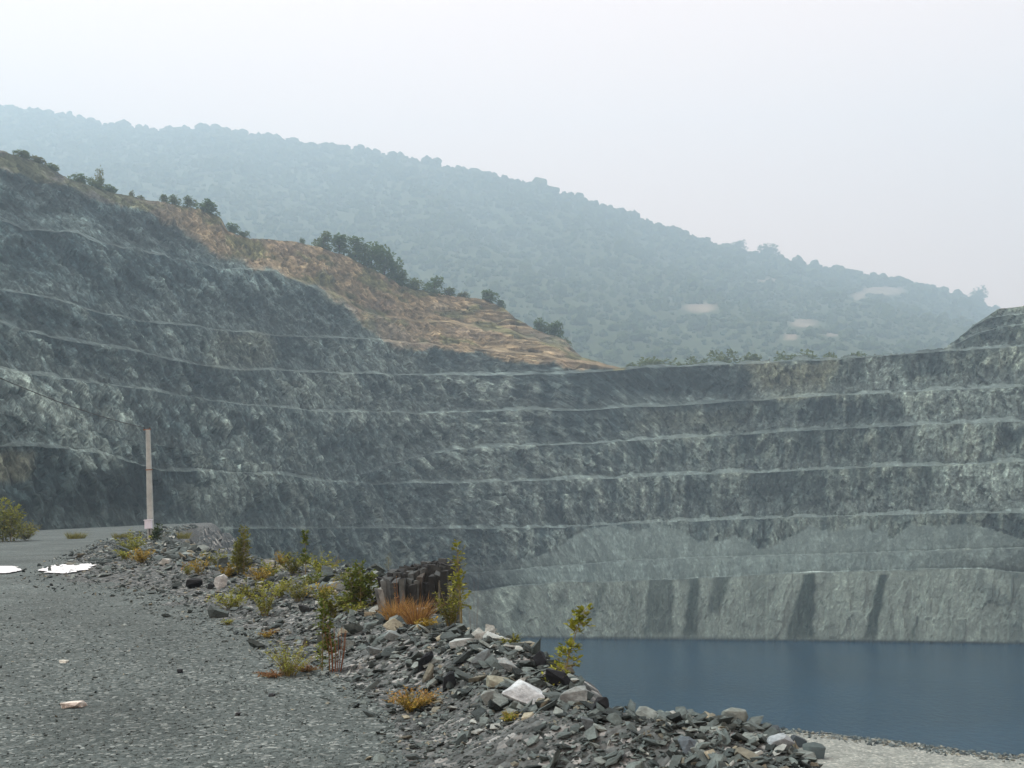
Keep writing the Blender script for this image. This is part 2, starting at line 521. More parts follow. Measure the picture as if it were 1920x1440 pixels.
talus_y = curve([(-400, 1400), (700, 1080), (900, 1062), (1000, 1046), (1050, 1028), (1095, 992), (1150, 985), (1200, 998), (1230, 984), (1285, 1000), (1310, 1018), (1362, 1013), (1382, 1004), (1420, 1030), (1440, 1030), (1500, 1001), (1520, 986), (1560, 1000), (1620, 984), (1640, 1000), (1655, 984), (1670, 1008), (1690, 1001), (1710, 984), (1760, 992), (1800, 984), (1850, 990), (1920, 1014), (2300, 1020)])
ty = talus_y(xcol) + 5 * fbm(np.stack([xcol / 14, PXY / 14, xcol * 0], -1), 3, 77)
talus = ((lev == 2) & isface) * sstep(-3, 3, PXY - ty) + ((lev == 1) & isface) * .9
disp = disp * (1 - .9 * talus) + talus * .8 * (edge_fade[:, None] - .25)
ALLD = ALL + NRM * disp[..., None]
# stop everything slipping below the bench in front
PXY = project(ALLD)[1]

# ---- colour of the rock (geology, stains, soil), one value per vertex
dark = np.array([.04, .052, .056]); midc = np.array([.1, .116, .114]); lite = np.array([.25, .262, .24])
tan = np.array([.26, .235, .165]); orange = np.array([.25, .2, .118]); pale = np.array([.4, .34, .24]); veg = np.array([.10, .12, .045])
ledgec = np.array([.18, .192, .186]); redb = np.array([.15, .115, .075])
tt = .46 + .55 * fol + .3 * fol2 + .85 * big + .35 * fa1 + .4 * fa2 + .3 * fa3
tt_r = .47 + .6 * big + .85 * vert + .3 * fa1 + .4 * fa2 + .3 * fa3
m = lerp(tt_r, tt, leftness)[..., None]
C = np.where(m < .5, lerp(dark, midc, np.clip(m * 2, 0, 1)), lerp(midc, lite, np.clip(m * 2 - 1, 0, 1)))
def patch(x0, x1, ya, yb, soft=18, seed=0, n=.9):
    q = n * fbm(np.stack([xcol / 40, PXY / 30, xcol * 0 + seed], -1), 4, 50 + seed) * soft * 2
    dx = np.minimum(xcol - x0, x1 - xcol) + q; dy = np.minimum(PXY - ya, yb - PXY) + q * .7
    return (sstep(-soft, soft, dx) * sstep(-soft * .6, soft * .6, dy))[..., None]
# the right wall is paler and warmer towards the right
C = lerp(C, C * np.array([1.28, 1.22, 1.1]), (sstep(1000, 1800, xcol))[..., None])
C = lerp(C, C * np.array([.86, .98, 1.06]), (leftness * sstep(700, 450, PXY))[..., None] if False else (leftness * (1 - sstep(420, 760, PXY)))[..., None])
for (a, b, c_, d_, colr, k_) in (
        (1415, 1555, 680, 752, tan, .75), (1620, 1700, 672, 735, lite * 1.25, .7), (1700, 1950, 735, 800, lite * 1.05, .55),
        (1760, 1960, 872, 955, lite * 1.15, .75), (1690, 1850, 800, 850, lite, .45), (1855, 1960, 796, 832, dark * .8, .8),
        (1700, 1780, 650, 700, dark, .6), (1795, 1880, 600, 645, dark * .9, .75), (1250, 1400, 690, 745, dark * 1.1, .6),
        (1280, 1760, 890, 965, midc * .8, .5), (1500, 1680, 752, 800, dark, .45), (1200, 1420, 765, 815, tan * .8, .3),
        (880, 945, 715, 770, lite, .45), (770, 1050, 660, 700, dark * .9, .5), (1180, 1420, 705, 755, dark * .95, .45),
        (330, 720, 545, 640, dark * .85, .55), (210, 430, 395, 470, dark * .75, .65), (0, 170, 310, 400, dark * .8, .65),
        (480, 650, 650, 695, dark, .35), (150, 300, 880, 1000, dark * .55, .8), (30, 150, 930, 1010, dark * .7, .5),
        (560, 640, 700, 760, lite * .95, .4), (900, 960, 905, 985, lite * .9, .3), (330, 480, 900, 960, lite * .9, .35),
        (-40, 70, 850, 905, pale * .7, .5), (400, 520, 620, 690, tan * .75, .3), (1740, 1920, 700, 760, lite, .4)):
    C = lerp(C, lerp(C, colr * np.ones_like(C), .85) * (.75 + .5 * np.clip(m, 0, 1)), np.clip(patch(a, b, c_, d_, 16, int(a) % 91) * k_ * 1.35, 0, 1))
# orange overburden above the boundary line
bnd = curve([(-400, 225), (-100, 285), (0, 312), (130, 352), (230, 385), (320, 417), (410, 480), (520, 510), (600, 547), (650, 582), (720, 645), (780, 652), (900, 663), (1000, 680), (1100, 692), (1170, 700), (1200, 600), (2300, 400)])
by = bnd(xcol) + 18 * fbm(np.stack([xcol / 34, PXY / 34, xcol * 0 + 3], -1), 4, 61, .6)
ov = sstep(4, -4, by - PXY) if False else 1 - sstep(-4, 5, PXY - by)
ov = (ov * (lev >= 7))[..., None]
so = fbm(np.stack([S2 / 16, Z2 / 6, dep / 30], -1), 5, 83, .6)[..., None]
so2 = fbm(np.stack([uu / 9, ww / 2, dep / 30], -1), 4, 87, .6)[..., None]
OC = lerp(orange, redb * 1.25, sstep(.0, .55, so)) ; OC = lerp(OC, pale, sstep(.18, .6, so2) * .75)
vg = fbm(np.stack([S2 / 12, Z2 / 5, dep / 25], -1), 4, 97)[..., None]
OC = lerp(OC, veg, sstep(.0, .3, vg) * .7); OC = OC * (1 + .5 * fa2[..., None] + .4 * fa3[..., None]); OC = lerp(OC, midc * 1.1, sstep(.15, .55, big[..., None] + .4 * fa1[..., None]) * .4)
OC = lerp(OC, lerp(midc * 1.15, veg, sstep(-.1, .3, vg) * .6) * (1 + .4 * fa2[..., None]), (1 - sstep(180, 430, xcol))[..., None] * .8)
C = lerp(C, OC, ov)
nearb = np.exp(-((PXY - by) / 7) ** 2)[..., None] * (sstep(300, 340, xcol) * (1 - sstep(730, 760, xcol)))[..., None] * (lev >= 7)[..., None]
C = lerp(C, np.array([.27, .27, .22]), nearb * .75 * np.clip(.6 + so, 0, 1))
# ledges and talus
isl = np.array([s[0] == 'ledge' for s in strips])[rk][:, None, None]
lc = np.where(ov > .5, np.array([.2, .16, .09]), ledgec * (1 + .25 * rightness[..., None]))
C = np.where(isl, lerp(C, lc, (1 - .8 * ov) * lerp(.75, .45, leftness[..., None]) * np.clip(.75 + 1.1 * big[..., None] + .5 * blk[..., None], 0, 1)), C)
# debris aprons at the foot of each face
tloc = np.concatenate([np.linspace(0, 1, r_) for r_ in rowcount])[:, None]
apr = isface * (lev >= 3) * (1 - sstep(.08, .42, tloc + .3 * fbm(np.stack([S2 / 7, Z2 / 9, dep * 0 + lev * 5], -1), 4, 171))) * (1 - ov[..., 0])
C = lerp(C, ledgec * .92, (apr * lerp(.32, .62, rightness))[..., None])
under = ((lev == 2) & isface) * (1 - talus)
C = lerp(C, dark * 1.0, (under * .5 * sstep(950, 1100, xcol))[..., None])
tal = np.array([.15, .163, .156]) * (1 + .18 * rightness[..., None]) * (1 + .2 * fol2[..., None])
C = lerp(C, tal, talus[..., None] * .92)
# lowest face: pale, with dark water stains
lf = lowface[..., None]
LC = np.array([.27, .285, .262]) * (1 + .28 * vert[..., None] + .2 * big[..., None])
for (xt, xb, wt, wb_, ya, yb, s_) in ((1240, 1232, 24, 27, 1085, 1200, .55), (1302, 1294, 9, 14, 1085, 1200, .75), (1356, 1332, 17, 8, 1080, 1160, .6),
        (1518, 1496, 12, 26, 1078, 1205, .85), (1656, 1628, 8, 12, 1080, 1205, .85), (1719, 1709, 2, 6, 1158, 1205, .75), (1132, 1105, 5, 9, 1095, 1165, .5),
        (1062, 1040, 4, 8, 1095, 1150, .4), (1425, 1418, 12, 18, 1082, 1140, .25), (985, 960, 8, 12, 1100, 1190, .4), (1190, 1180, 5, 8, 1090, 1190, .3)):
    t = np.clip((PXY - ya) / (yb - ya), 0, 1)
    cx = lerp(xt, xb, t) + 5 * fbm(np.stack([PXY / 16, xcol / 30 + xt, xcol * 0], -1), 4, 7, .6)
    hw = lerp(wt, wb_, t)
    mk = np.clip(1 + .4 * vert, 0, 1) * (1 - sstep(-4, 4, np.abs(xcol - cx) - hw)) * (PXY > ya - 3) * (1 - sstep(yb - 18, yb + 4, PXY))
    LC = lerp(LC, np.array([.05, .062, .056]), (mk * min(1, s_ * 1.3))[..., None])
LC = lerp(LC, dark * 1.1, (sstep(1780, 1930, xcol + 90 * big + 60 * fa1) * np.clip(.6 + fa2, 0, 1) * .8)[..., None])
LC = lerp(LC, np.array([.03, .04, .045]), (sstep(WATER_Z + 1.1, WATER_Z + .25, ALL[..., 2]) if False else 1 - sstep(WATER_Z + .2, WATER_Z + 1.0, ALL[..., 2]))[..., None])
C = np.where(lf, LC, C)
# short bright line on the low berm, a lighter colour in the ledge
cr = np.exp(-((xcol - 1528) / 30) ** 2) * ((lev == 1) & ~isface)
C = lerp(C, np.array([.62, .62, .6]), cr[..., None] * .9)
pl = np.array([s[0] == 'plateau' for s in strips])[rk][:, None, None]
C = np.where(pl, veg * np.ones_like(C), C)
C = np.clip(C * np.where(ov > .5, np.array([.92, .94, .95]), np.where(lf, np.array([.68, .85, .82]), np.array([.64, .81, .80]) * (1 - .1 * rightness[..., None]))), .008, .7)
TEXA = np.clip(1 - .35 * talus[..., None] - .3 * isl - .5 * lf - .3 * ov - .22 * rightness[..., None], .3, 1) * np.ones((NRW, NX, 1))

quarry = empty('quarry_wall', (0, 300, 0))
tag(quarry, 'terraced grey quarry wall with benches curving around the lake', 'quarry', kind='structure')
st = 0
names = {'face': 'rock_face', 'ledge': 'bench_ledge', 'plateau': 'rim_plateau'}
for i, (kd, lv, P) in enumerate(strips):
    r = rowcount[i]
    a = st; b = min(st + r + (1 if i + 1 < len(strips) else 0), NRW)
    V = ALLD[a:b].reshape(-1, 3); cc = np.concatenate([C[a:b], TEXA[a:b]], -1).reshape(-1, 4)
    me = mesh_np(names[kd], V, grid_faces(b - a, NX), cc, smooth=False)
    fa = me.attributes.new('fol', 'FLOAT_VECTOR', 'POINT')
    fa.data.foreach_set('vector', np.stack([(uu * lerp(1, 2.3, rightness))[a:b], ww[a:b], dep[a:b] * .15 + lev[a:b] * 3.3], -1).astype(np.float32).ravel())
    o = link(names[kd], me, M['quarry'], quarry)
    o.matrix_parent_inverse = Matrix.Translation((0, -300, 0))
    st += r

# ------------------------------------------------------------------ near terrain: gravel terrace, rubble bank, pit slope, beach
EDGE = [(8, -12), (4.6, -1.0), (2.9, 2.2), (1.65, 4.2), (1.42, 5.0), (1.42, 5.6), (1.36, 6.1), (1.0, 6.4), (.44, 6.9), (.25, 8.7), (0, 9.46), (-.34, 10.6), (-.72, 11.3),
        (-1.6, 15), (-3.1, 21.5), (-4.6, 24.2), (-7.4, 28), (-12.2, 39), (-21.5, 62), (-25.5, 75), (-31, 92), (-38, 120), (-45, 150), (-52, 172)]
POLY = np.array(EDGE + [(-75, 176), (-240, 150), (-260, -40), (8, -40)], float)
EDGE = np.array(EDGE, float)
SHORE = np.array([(-60, 118), (-40, 140), (-10, 158), (15, 162), (30, 158), (37.5, 152), (49, 143), (57, 135), (66, 128), (90, 108), (140, 70), (200, 20)], float)

def seg_dist(Q, A, B):
    ab = B - A; t = np.clip(((Q - A) @ ab) / (ab @ ab), 0, 1)
    return np.hypot(*(Q - A - t[..., None] * ab).T)

def poly_sd(Q, poly, edge):
    Q = Q.reshape(-1, 2)
    d = np.full(len(Q), 1e9)
    for i in range(len(edge) - 1): d = np.minimum(d, seg_dist(Q, edge[i], edge[i + 1]))
    ins = np.zeros(len(Q), bool); n = len(poly)
    for i in range(n):
        x1, y1_ = poly[i]; x2, y2_ = poly[(i + 1) % n]
        if y1_ == y2_: continue
        c = ((y1_ > Q[:, 1]) != (y2_ > Q[:, 1])) & (Q[:, 0] < (x2 - x1) * (Q[:, 1] - y1_) / (y2_ - y1_) + x1)
        ins ^= c
    return np.where(ins, d, -d)

SHP = np.concatenate([SHORE, [(260, -100), (-400, -100), (-400, 60)]])
def zf(Q, full=False):
    shp = Q.shape[:-1]
    Qf = np.asarray(Q, float).reshape(-1, 2)
    d = poly_sd(Qf, POLY, EDGE)
    wdt = np.interp(Qf[:, 1], [0, 5, 8, 10.5, 14, 18.6, 30, 60], [1.4, 1.2, 1.15, 1.4, 2.0, 3.6, 5.0, 3.5])
    road = -1.65 + .026 * np.clip(Qf[:, 1], -10, 200)
    n1 = fbm(np.concatenate([Qf * 1.1, Qf[:, :1] * 0], 1), 4, 131)
    n0 = fbm(np.concatenate([Qf * .12, Qf[:, :1] * 0], 1), 3, 133)
    inb = sstep(0, 1, (wdt - d) / (.8 * wdt))
    fade = 1 - .75 * sstep(30, 60, Qf[:, 1])
    z_in = road + .03 * n0 + inb * fade * (.31 + .12 * n1)
    fc = facet(Qf[:, 0] / 1.6, Qf[:, 1] / 3.0, 71, 1.2)
    ds = poly_sd(Qf, SHP, SHORE)
    bz = WATER_Z + .055 * ds
    z_out = z_in - .5 * np.clip(-d, 0, .6) - .92 * np.clip(-d - .4, 0, None) + sstep(2, 12, -d) * 1.3 * n1 + sstep(.2, 1.5, -d) * sstep(22, 45, Qf[:, 1]) * 1.1 * fc
    bz = np.where(bz < WATER_Z, np.maximum(WATER_Z + .5 * ds, -31.5), bz) + .12 * n1
    z = np.where(d >= 0, z_in, np.maximum(z_out, bz))
    if full: return z.reshape(shp), d.reshape(shp), wdt.reshape(shp), (bz > z_out).reshape(shp) & (d < 0).reshape(shp), ds.reshape(shp)
    return z.reshape(shp)

NA, NRR = 440, 260
az = np.radians(np.concatenate([np.linspace(-80, -32, 50)[:-1], np.linspace(-32, 32, NA - 98), np.linspace(32, 80, 50)[1:]]))
rad = 1.2 * (210 / 1.2) ** np.linspace(0, 1, NRR)
GX = rad[:, None] * np.sin(az)[None]; GY = rad[:, None] * np.cos(az)[None]
GZ, GD, GW, GB, GS = zf(np.stack([GX, GY], -1), True)
GV = np.stack([GX, GY, GZ], -1).reshape(-1, 3)
GF = grid_faces(NRR, NA)
fd = GD.reshape(-1)[GF].mean(1); fw = GW.reshape(-1)[GF].mean(1)
fb = GB.reshape(-1)[GF].any(1)
wn_ = fbm(np.concatenate([GV[GF].mean(1)[:, :2] * .9, np.zeros((len(GF), 1))], 1), 3, 140)
is_road = (fd > fw * (1 + .25 * wn_)); is_bank = (~is_road) & (fd > -1.2)
def sub(name, mask, mat, label, cat):
    V, F, _ = compact(GV, GF[mask])
    o = link(name, mesh_np(name, V, F, smooth=True), mat)
    return tag(o, label, cat, kind='structure')
road = sub('gravel_road', is_road, M['gravel'], 'grey gravel road surface filling the lower left', 'road')
bank = sub('rubble_bank', is_bank, M['bank'], 'bank of broken grey stone along the edge of the gravel road', 'bank')
slope = sub('pit_slope', ~is_road & ~is_bank & ~fb, mat_gravel('pit_slope_rubble', (.02, .025, .026), (.075, .088, .088), (.2, .21, .2), 1.6, 1.0, .4), 'steep rubble slope falling from the road to the lake', 'slope')
beach = sub('beach', ~is_road & ~is_bank & fb, M['beach'], 'pale gravel beach at the near edge of the lake', 'beach')

def ground_hit(px, py, lift=0.0):
    r = rays(px, py)
    t = 2.0 * (200 / 2.0) ** np.linspace(0, 1, 1400)
    P = r[None] * t[:, None]
    z = zf(P[:, :2]) + lift
    i = np.argmax(P[:, 2] < z)
    if P[i, 2] >= z[i]: return None
    return P[i] * 1.0

# lake and base ground
def plane(name, x0, x1, ya, yb, z, mat, nx=2, ny=2):
    X, Y = np.meshgrid(np.linspace(x0, x1, nx), np.linspace(ya, yb, ny))
    V = np.stack([X, Y, X * 0 + z], -1).reshape(-1, 3)
    return link(name, mesh_np(name, V, grid_faces(ny, nx)), mat)

def mat_water():
    t = NT('lake_water')
    p = t.pos()
    n1 = t.noise(t.pos((1, .55, 1)), .9, 5, .65); n2 = t.noise(p, .05, 3, .5)
    t.bump(n1, .5, .4)
    c = t.ramp(n2, [(.35, (.003, .028, .058)), (.65, (.005, .037, .075))])
    t.b.inputs['IOR'].default_value = 1.33
    m_ = t.fin(c, .05, .5)
    t.l(t.ramp(t.noise(t.pos((1, .35, 1)), .035, 4, .6), [(.35, .02), (.65, .12)]), t.b.inputs['Roughness'])
    return m_
M['water'] = mat_water()
lake = tag(plane('lake', -200, 260, 20, 330, WATER_Z, M['water']), 'still dark blue lake at the bottom of the quarry', 'lake', kind='structure')
ground = tag(plane('ground', -2900, 2900, -280, 2660, -33, mat_plain('ground_soil', (.08, .1, .06), .95, .1, var=.3, sc=.02)), 'base ground beneath the valley', 'ground', kind='structure')

# ------------------------------------------------------------------ wooded hill
yR = curve([(-700, 120), (-300, 165), (0, 197), (60, 200), (120, 212), (200, 230), (300, 242), (420, 241), (520, 256), (640, 271), (760, 291), (870, 316), (960, 334), (1080, 365), (1200, 410), (1300, 442), (1400, 470), (1500, 491), (1600, 506), (1700, 525), (1800, 552), (1860, 580), (1920, 618), (2000, 660), (2200, 730), (2600, 800)])
dR_ = curve([(-700, 2400), (0, 2450), (500, 2350), (900, 2200), (1300, 2150), (1600, 2300), (1900, 2400), (2600, 2400)])
HX = np.linspace(-700, 2600, 300); HV = np.linspace(0, 1.09, 120)
Pr = at(HX, yR(HX) + 5, dR_(HX)); Pf = at(HX, hor(HX), np.full(300, 850.0)); Pf[:, 2] = 118
def hill_pt(x, v):
    Pr = at(x, yR(x) + 5, dR_(x)); Pf = at(x, hor(x), np.full(np.shape(x), 850.0)); Pf[..., 2] = 118
    vv = np.minimum(v, 1.0)
    P = Pf + (Pr - Pf) * v[..., None]
    P[..., 2] = Pf[..., 2] + (Pr[..., 2] - Pf[..., 2]) * (vv ** 1.05) - np.maximum(v - 1, 0) * 420
    n = fbm(np.stack([P[..., 0] / 210, P[..., 1] / 260, P[..., 0] * 0], -1), 4, 201)
    P[..., 2] += (26 * n - 34 * np.abs(vnoise(np.stack([P[..., 0] / 170 + P[..., 1] / 420, P[..., 1] / 900, P[..., 0] * 0], -1), 207))) * np.sin(np.pi * np.clip(v, 0, 1)) ** .8
    return P
HVV, HXX = np.meshgrid(HV, HX, indexing='ij')
HP = hill_pt(HXX, HVV)
clear = [(1312, 577, 30, 9), (1505, 606, 24, 8), (1482, 631, 13, 7), (1560, 626, 14, 5), (1655, 545, 42, 9), (1612, 556, 14, 9), (1440, 525, 20, 4)]
def clr(P, grow=1.0):
    px, py = project(P)
    q = np.zeros(px.shape)
    for (cx, cy, a, b) in clear:
        q = np.maximum(q, 1 - sstep(.7, 1.2, np.hypot((px - cx) / a, (py - cy) / b) / grow))
    return q
hc = lerp(np.array([.05, .065, .03]), np.array([.24, .2, .15]), clr(HP)[..., None])
t = NT('hill_soil'); a_ = t.n('ShaderNodeAttribute', attribute_name='Col')
M['hill'] = t.fin(t.mix(1, a_.outputs['Color'], t.ramp(t.noise(t.pos(), .03, 5), [(.3, .7), (.7, 1.3)]), 'MULTIPLY'), .95, .1)
hill = link('hill', mesh_np('hill', HP.reshape(-1, 3), grid_faces(120, 300), hc.reshape(-1, 3), True), M['hill'])
tag(hill, 'large hazy hill rising behind the quarry', 'hill', kind='structure')

def ico(sub_, seed, flat=.85, lump=.34):
    bm = bmesh.new(); bmesh.ops.create_icosphere(bm, subdivisions=sub_, radius=1)
    V = np.array([v.co[:] for v in bm.verts]); F = np.array([[v.index for v in f.verts] for f in bm.faces]); bm.free()
    n = fbm(V * 1.9 + seed * 3.1, 3, 300 + seed)
    V = V * (1 + lump * n * 1.6)[:, None]; V[:, 2] *= flat
    return V, F

def scatter_join(protos, idx, pos, rot, scl, cols):
    Vs, Fs, Cs = [], [], []; off = 0
    for k, (pv, pf) in enumerate(protos):
        s = np.where(idx == k)[0]
        if not len(s): continue
        V = np.einsum('nij,mj->nmi', rot[s], pv) if rot.ndim == 3 else pv[None] * np.ones((len(s), 1, 1))
        if rot.ndim == 3:
            V = np.einsum('nij,nmj->nmi', rot[s], pv[None] * scl[s][:, None, :])
        V = V + pos[s][:, None, :]
        F = pf[None] + (np.arange(len(s)) * len(pv))[:, None, None] + off
        Vs.append(V.reshape(-1, 3)); Fs.append(F.reshape(-1, pf.shape[1])); Cs.append(np.repeat(cols[s], len(pv), 0)); off += V.shape[0] * V.shape[1]
    return np.concatenate(Vs), np.concatenate(Fs), np.concatenate(Cs)

def rotz(a):
    c, s = np.cos(a), np.sin(a); o = np.zeros((len(a), 3, 3))
    o[:, 0, 0] = c; o[:, 0, 1] = -s; o[:, 1, 0] = s; o[:, 1, 1] = c; o[:, 2, 2] = 1; return o

def rot_rand(n, rng, tilt=math.pi):
    a = rng.uniform(0, 2 * np.pi, n); b = rng.normal(0, 1, (n, 2)) * tilt
    R = rotz(a)
    cx, sx = np.cos(b[:, 0]), np.sin(b[:, 0]); A = np.zeros((n, 3, 3)); A[:, 0, 0] = 1; A[:, 1, 1] = cx; A[:, 1, 2] = -sx; A[:, 2, 1] = sx; A[:, 2, 2] = cx
    cy, sy = np.cos(b[:, 1]), np.sin(b[:, 1]); B = np.zeros((n, 3, 3)); B[:, 1, 1] = 1; B[:, 0, 0] = cy; B[:, 0, 2] = sy; B[:, 2, 0] = -sy; B[:, 2, 2] = cy
    return A @ B @ R

NT_ = 13200
tx = RNG.uniform(-350, 2250, NT_ * 2); tv = RNG.uniform(.04, 1.03, NT_ * 2) ** .85
TP = hill_pt(tx, tv)
keep = RNG.uniform(0, 1, NT_ * 2) < (TP[:, 1] / 2400) ** .5 * .95
keep &= clr(TP + np.array([0, 0, 4]), 1.15) < .3
TP = TP[keep][:NT_]
# extra crowns exactly along the skyline so that the ridge reads as trees
rx = RNG.uniform(-200, 2150, 900); RP = hill_pt(rx, np.full(900, 1.0) + RNG.uniform(-.015, .01, 900))
nrp = len(RP); TP = np.concatenate([TP, RP]); n = len(TP)
protos = [ico(2, k) for k in range(8)]
r = np.exp(RNG.normal(math.log(5.2), .42, n)); r = np.clip(r, 3.6, 17) * np.clip(TP[:, 1] / 1900, .62, 1.1)
r[-nrp:] *= RNG.uniform(.4, .85, nrp); gr = fbm(TP / 120.0, 3, 222)
scl = np.stack([r, r, r * RNG.uniform(.8, 1.35, n)], -1)
TP[:, 2] += r * .45
g0 = np.array([.036, .058, .025]); g1 = np.array([.062, .086, .034])
cols = lerp(g0, g1, np.clip(.5 + .6 * gr + RNG.normal(0, .3, n), 0, 1)[:, None])
V, F, Cc = scatter_join(protos, RNG.integers(0, 8, n), TP, rotz(RNG.uniform(0, 6.28, n)), scl, cols)
t = NT('woodland_leaves'); a_ = t.n('ShaderNodeAttribute', attribute_name='Col')
nn = t.noise(t.pos(), .45, 5, .7); t.bump(nn, 1.0, 2.0)
M['wood'] = t.fin(t.mix(1, a_.outputs['Color'], t.ramp(nn, [(.3, .6), (.7, 1.4)]), 'MULTIPLY'), .9, .1)
wood = link('hill_woodland', mesh_np('hill_woodland', V, F, Cc, False), M['wood'])
tag(wood, 'hazy blue green woodland covering the far hill', 'woodland', kind='stuff')

# ------------------------------------------------------------------ haze
hz = MB(); hz.box((0, 1200, 563), (6000, 3000, 1194))
hm = bpy.data.materials.new('haze_air'); hm.use_nodes = True
hn = hm.node_tree; hn.nodes.clear()
ho = hn.nodes.new('ShaderNodeOutputMaterial'); hv_ = hn.nodes.new('ShaderNodeVolumePrincipled')
hv_.inputs['Color'].default_value = (.60, .83, 1.0, 1)
hv_.inputs['Density'].default_value = .00056
hv_.inputs['Anisotropy'].default_value = .25
hn.links.new(hv_.outputs[0], ho.inputs['Volume'])
haze = hz.build('haze', hm)
tag(haze, 'pale bluish summer haze filling the valley air', 'haze', kind='stuff')

# ------------------------------------------------------------------ stones
def hull_proto(seed, size=(1, 1, 1), npts=11, boxy=.6):
    rng = np.random.default_rng(seed)
    pts = []
    for sx in (-1, 1):
        for sy in (-1, 1):
            for sz in (-1, 1):
                pts.append(np.array([sx, sy, sz]) * rng.uniform(boxy, 1.0, 3))
    for _ in range(npts - 8):
        v = rng.normal(0, 1, 3); pts.append(v / np.linalg.norm(v) * 1.15)
    pts = np.array(pts)
    A = np.radians(rng.uniform(-22, 22)); pts[:, 0] += pts[:, 2] * math.tan(A)
    A = np.radians(rng.uniform(-22, 22)); pts[:, 1] += pts[:, 2] * math.tan(A)
    pts = pts * np.array(size) * .5
    bm = bmesh.new()
    for p in pts: bm.verts.new(p)
    r_ = bmesh.ops.convex_hull(bm, input=bm.verts)
    junk = [g for g in r_['geom_interior'] + r_['geom_unused'] if isinstance(g, bmesh.types.BMVert)]
    if junk: bmesh.ops.delete(bm, geom=list(set(junk)), context='VERTS')
    bmesh.ops.triangulate(bm, faces=bm.faces)
    bm.verts.index_update()
    V = np.array([v.co[:] for v in bm.verts]); F = np.array([[v.index for v in f.verts] for f in bm.faces]); bm.free()
    return V, F
PEB = [hull_proto(500 + k, (1, .85, .42), 9, .45) for k in range(10)]
SLB = [hull_proto(600 + k, (1, random.uniform(.5, .9), random.uniform(.16, .42)), 10 + k % 4, .5) for k in range(18)]

GREY = np.array([[.026, .034, .034], [.054, .067, .066], [.085, .102, .099], [.12, .14, .133], [.175, .192, .18], [.29, .295, .275], [.15, .14, .11], [.24, .215, .16]])
def stone_cols(n, rng, p=(.14, .2, .26, .18, .1, .045, .045, .03)):
    c = GREY[rng.choice(8, n, p=np.array(p) / sum(p))] * np.array([.88, .99, 1.0])
    return c * rng.uniform(.8, 1.2, (n, 1))

# loose gravel lying on the road (nobody could count it)
rng = np.random.default_rng(5)
N = 52000
u = rng.uniform(0, 1, N); Yp = 1 / (1 / 4.8 + (1 / 26 - 1 / 4.8) * u)
Xp = Yp * np.tan(np.radians(rng.uniform(-30, 30, N)))
Q = np.stack([Xp, Yp], -1)
zz, dd, ww_, _, _ = zf(Q, True)
k = (dd > 0.05) & (rng.uniform(0, 1, N) < .75)
Q, zz, dd, ww_ = Q[k], zz[k], dd[k], ww_[k]
n = len(Q)
sz = np.exp(rng.normal(math.log(.0135), .42, n)) * np.clip(Q[:, 1] / 9, .75, 1.5)
sz *= np.where(dd < ww_ * 1.2, 1.5, 1.0)
sz = np.clip(sz, .009, .075)
pos = np.stack([Q[:, 0], Q[:, 1], zz + sz * .05], -1)
V, F, Cc = scatter_join(PEB, rng.integers(0, 10, n), pos, rot_rand(n, rng, .35), np.stack([sz, sz, sz], -1) * rng.uniform(.7, 1.3, (n, 3)),
                        stone_cols(n, rng, (.05, .3, .4, .17, .05, .012, .012, .006)))
tag(link('loose_gravel', mesh_np('loose_gravel', V, F, Cc), M['stone_attr']), 'loose grey gravel scattered over the road', 'gravel', kind='stuff')

# rubble along the bank
rng = np.random.default_rng(23)
seg = np.hypot(*np.diff(EDGE, axis=0).T)
N = 19000
ii = []
mid = (EDGE[1:] + EDGE[:-1]) / 2
wt = seg / np.clip(np.hypot(mid[:, 0], mid[:, 1]), 4, 200) ** .75
wt[(mid[:, 1] < 2.5) | (mid[:, 1] > 130)] = 0
si = rng.choice(len(seg), N, p=wt / wt.sum())
tt_ = rng.uniform(0, 1, N)
Ep = EDGE[si] + (EDGE[si + 1] - EDGE[si]) * tt_[:, None]
dirv = (EDGE[si + 1] - EDGE[si]) / seg[si][:, None]
nrm2 = np.stack([-dirv[:, 1], dirv[:, 0]], -1)      # towards the road (left of travel)
wE = np.interp(Ep[:, 1], [0, 5, 8, 10.5, 14, 18.6, 30, 60], [1.4, 1.2, 1.15, 1.4, 2.0, 3.6, 5.0, 3.5])
off = rng.beta(1.1, 1.5, N) * (wE * 1.25 + .2) - .2
Q = Ep + nrm2 * off[:, None]
zz, dd, ww_, _, _ = zf(Q, True)
dist = np.hypot(Q[:, 0], Q[:, 1])
fall = np.clip(1 - dd / (ww_ * 1.2), 0.05, 1)
sz = np.exp(rng.normal(math.log(.055), .6, N)) * (.45 + .75 * fall) * np.interp(dist, [7, 12, 25, 45, 100], [.8, 1.1, 1.35, 2.0, 2.8])
sz = np.minimum(np.clip(sz, .022, .5), .0205 * dist) * np.where(rng.uniform(0, 1, N) < .93, 1, 1.25)
pos = np.stack([Q[:, 0], Q[:, 1], zz + sz * .16], -1)
Rr = rot_rand(N, rng, .42)
scl = sz[:, None] * rng.uniform(.75, 1.25, (N, 3))
cols = stone_cols(N, rng)
idx = rng.integers(0, 18, N)
px, py = project(pos)
app = np.where((px > -20) & (px < 1940) & (py < 1450) & (dd > -.3), sz / dist, 0)
order = np.argsort(-app)
big_i, rest = order[:300], order[300:]
slb_me = [mesh_np('stone', v, f) for v, f in SLB]
for me in slb_me: me.materials.append(M['stone'])
for i in big_i:
    o = bpy.data.objects.new('stone', slb_me[idx[i]]); COL.objects.link(o)
    Mx = Matrix(Rr[i].tolist()).to_4x4() @ Matrix.Diagonal((*scl[i], 1))
    Mx.translation = Vector(pos[i]); o.matrix_world = Mx
    o.parent = bank; o.color = (*cols[i], 1)
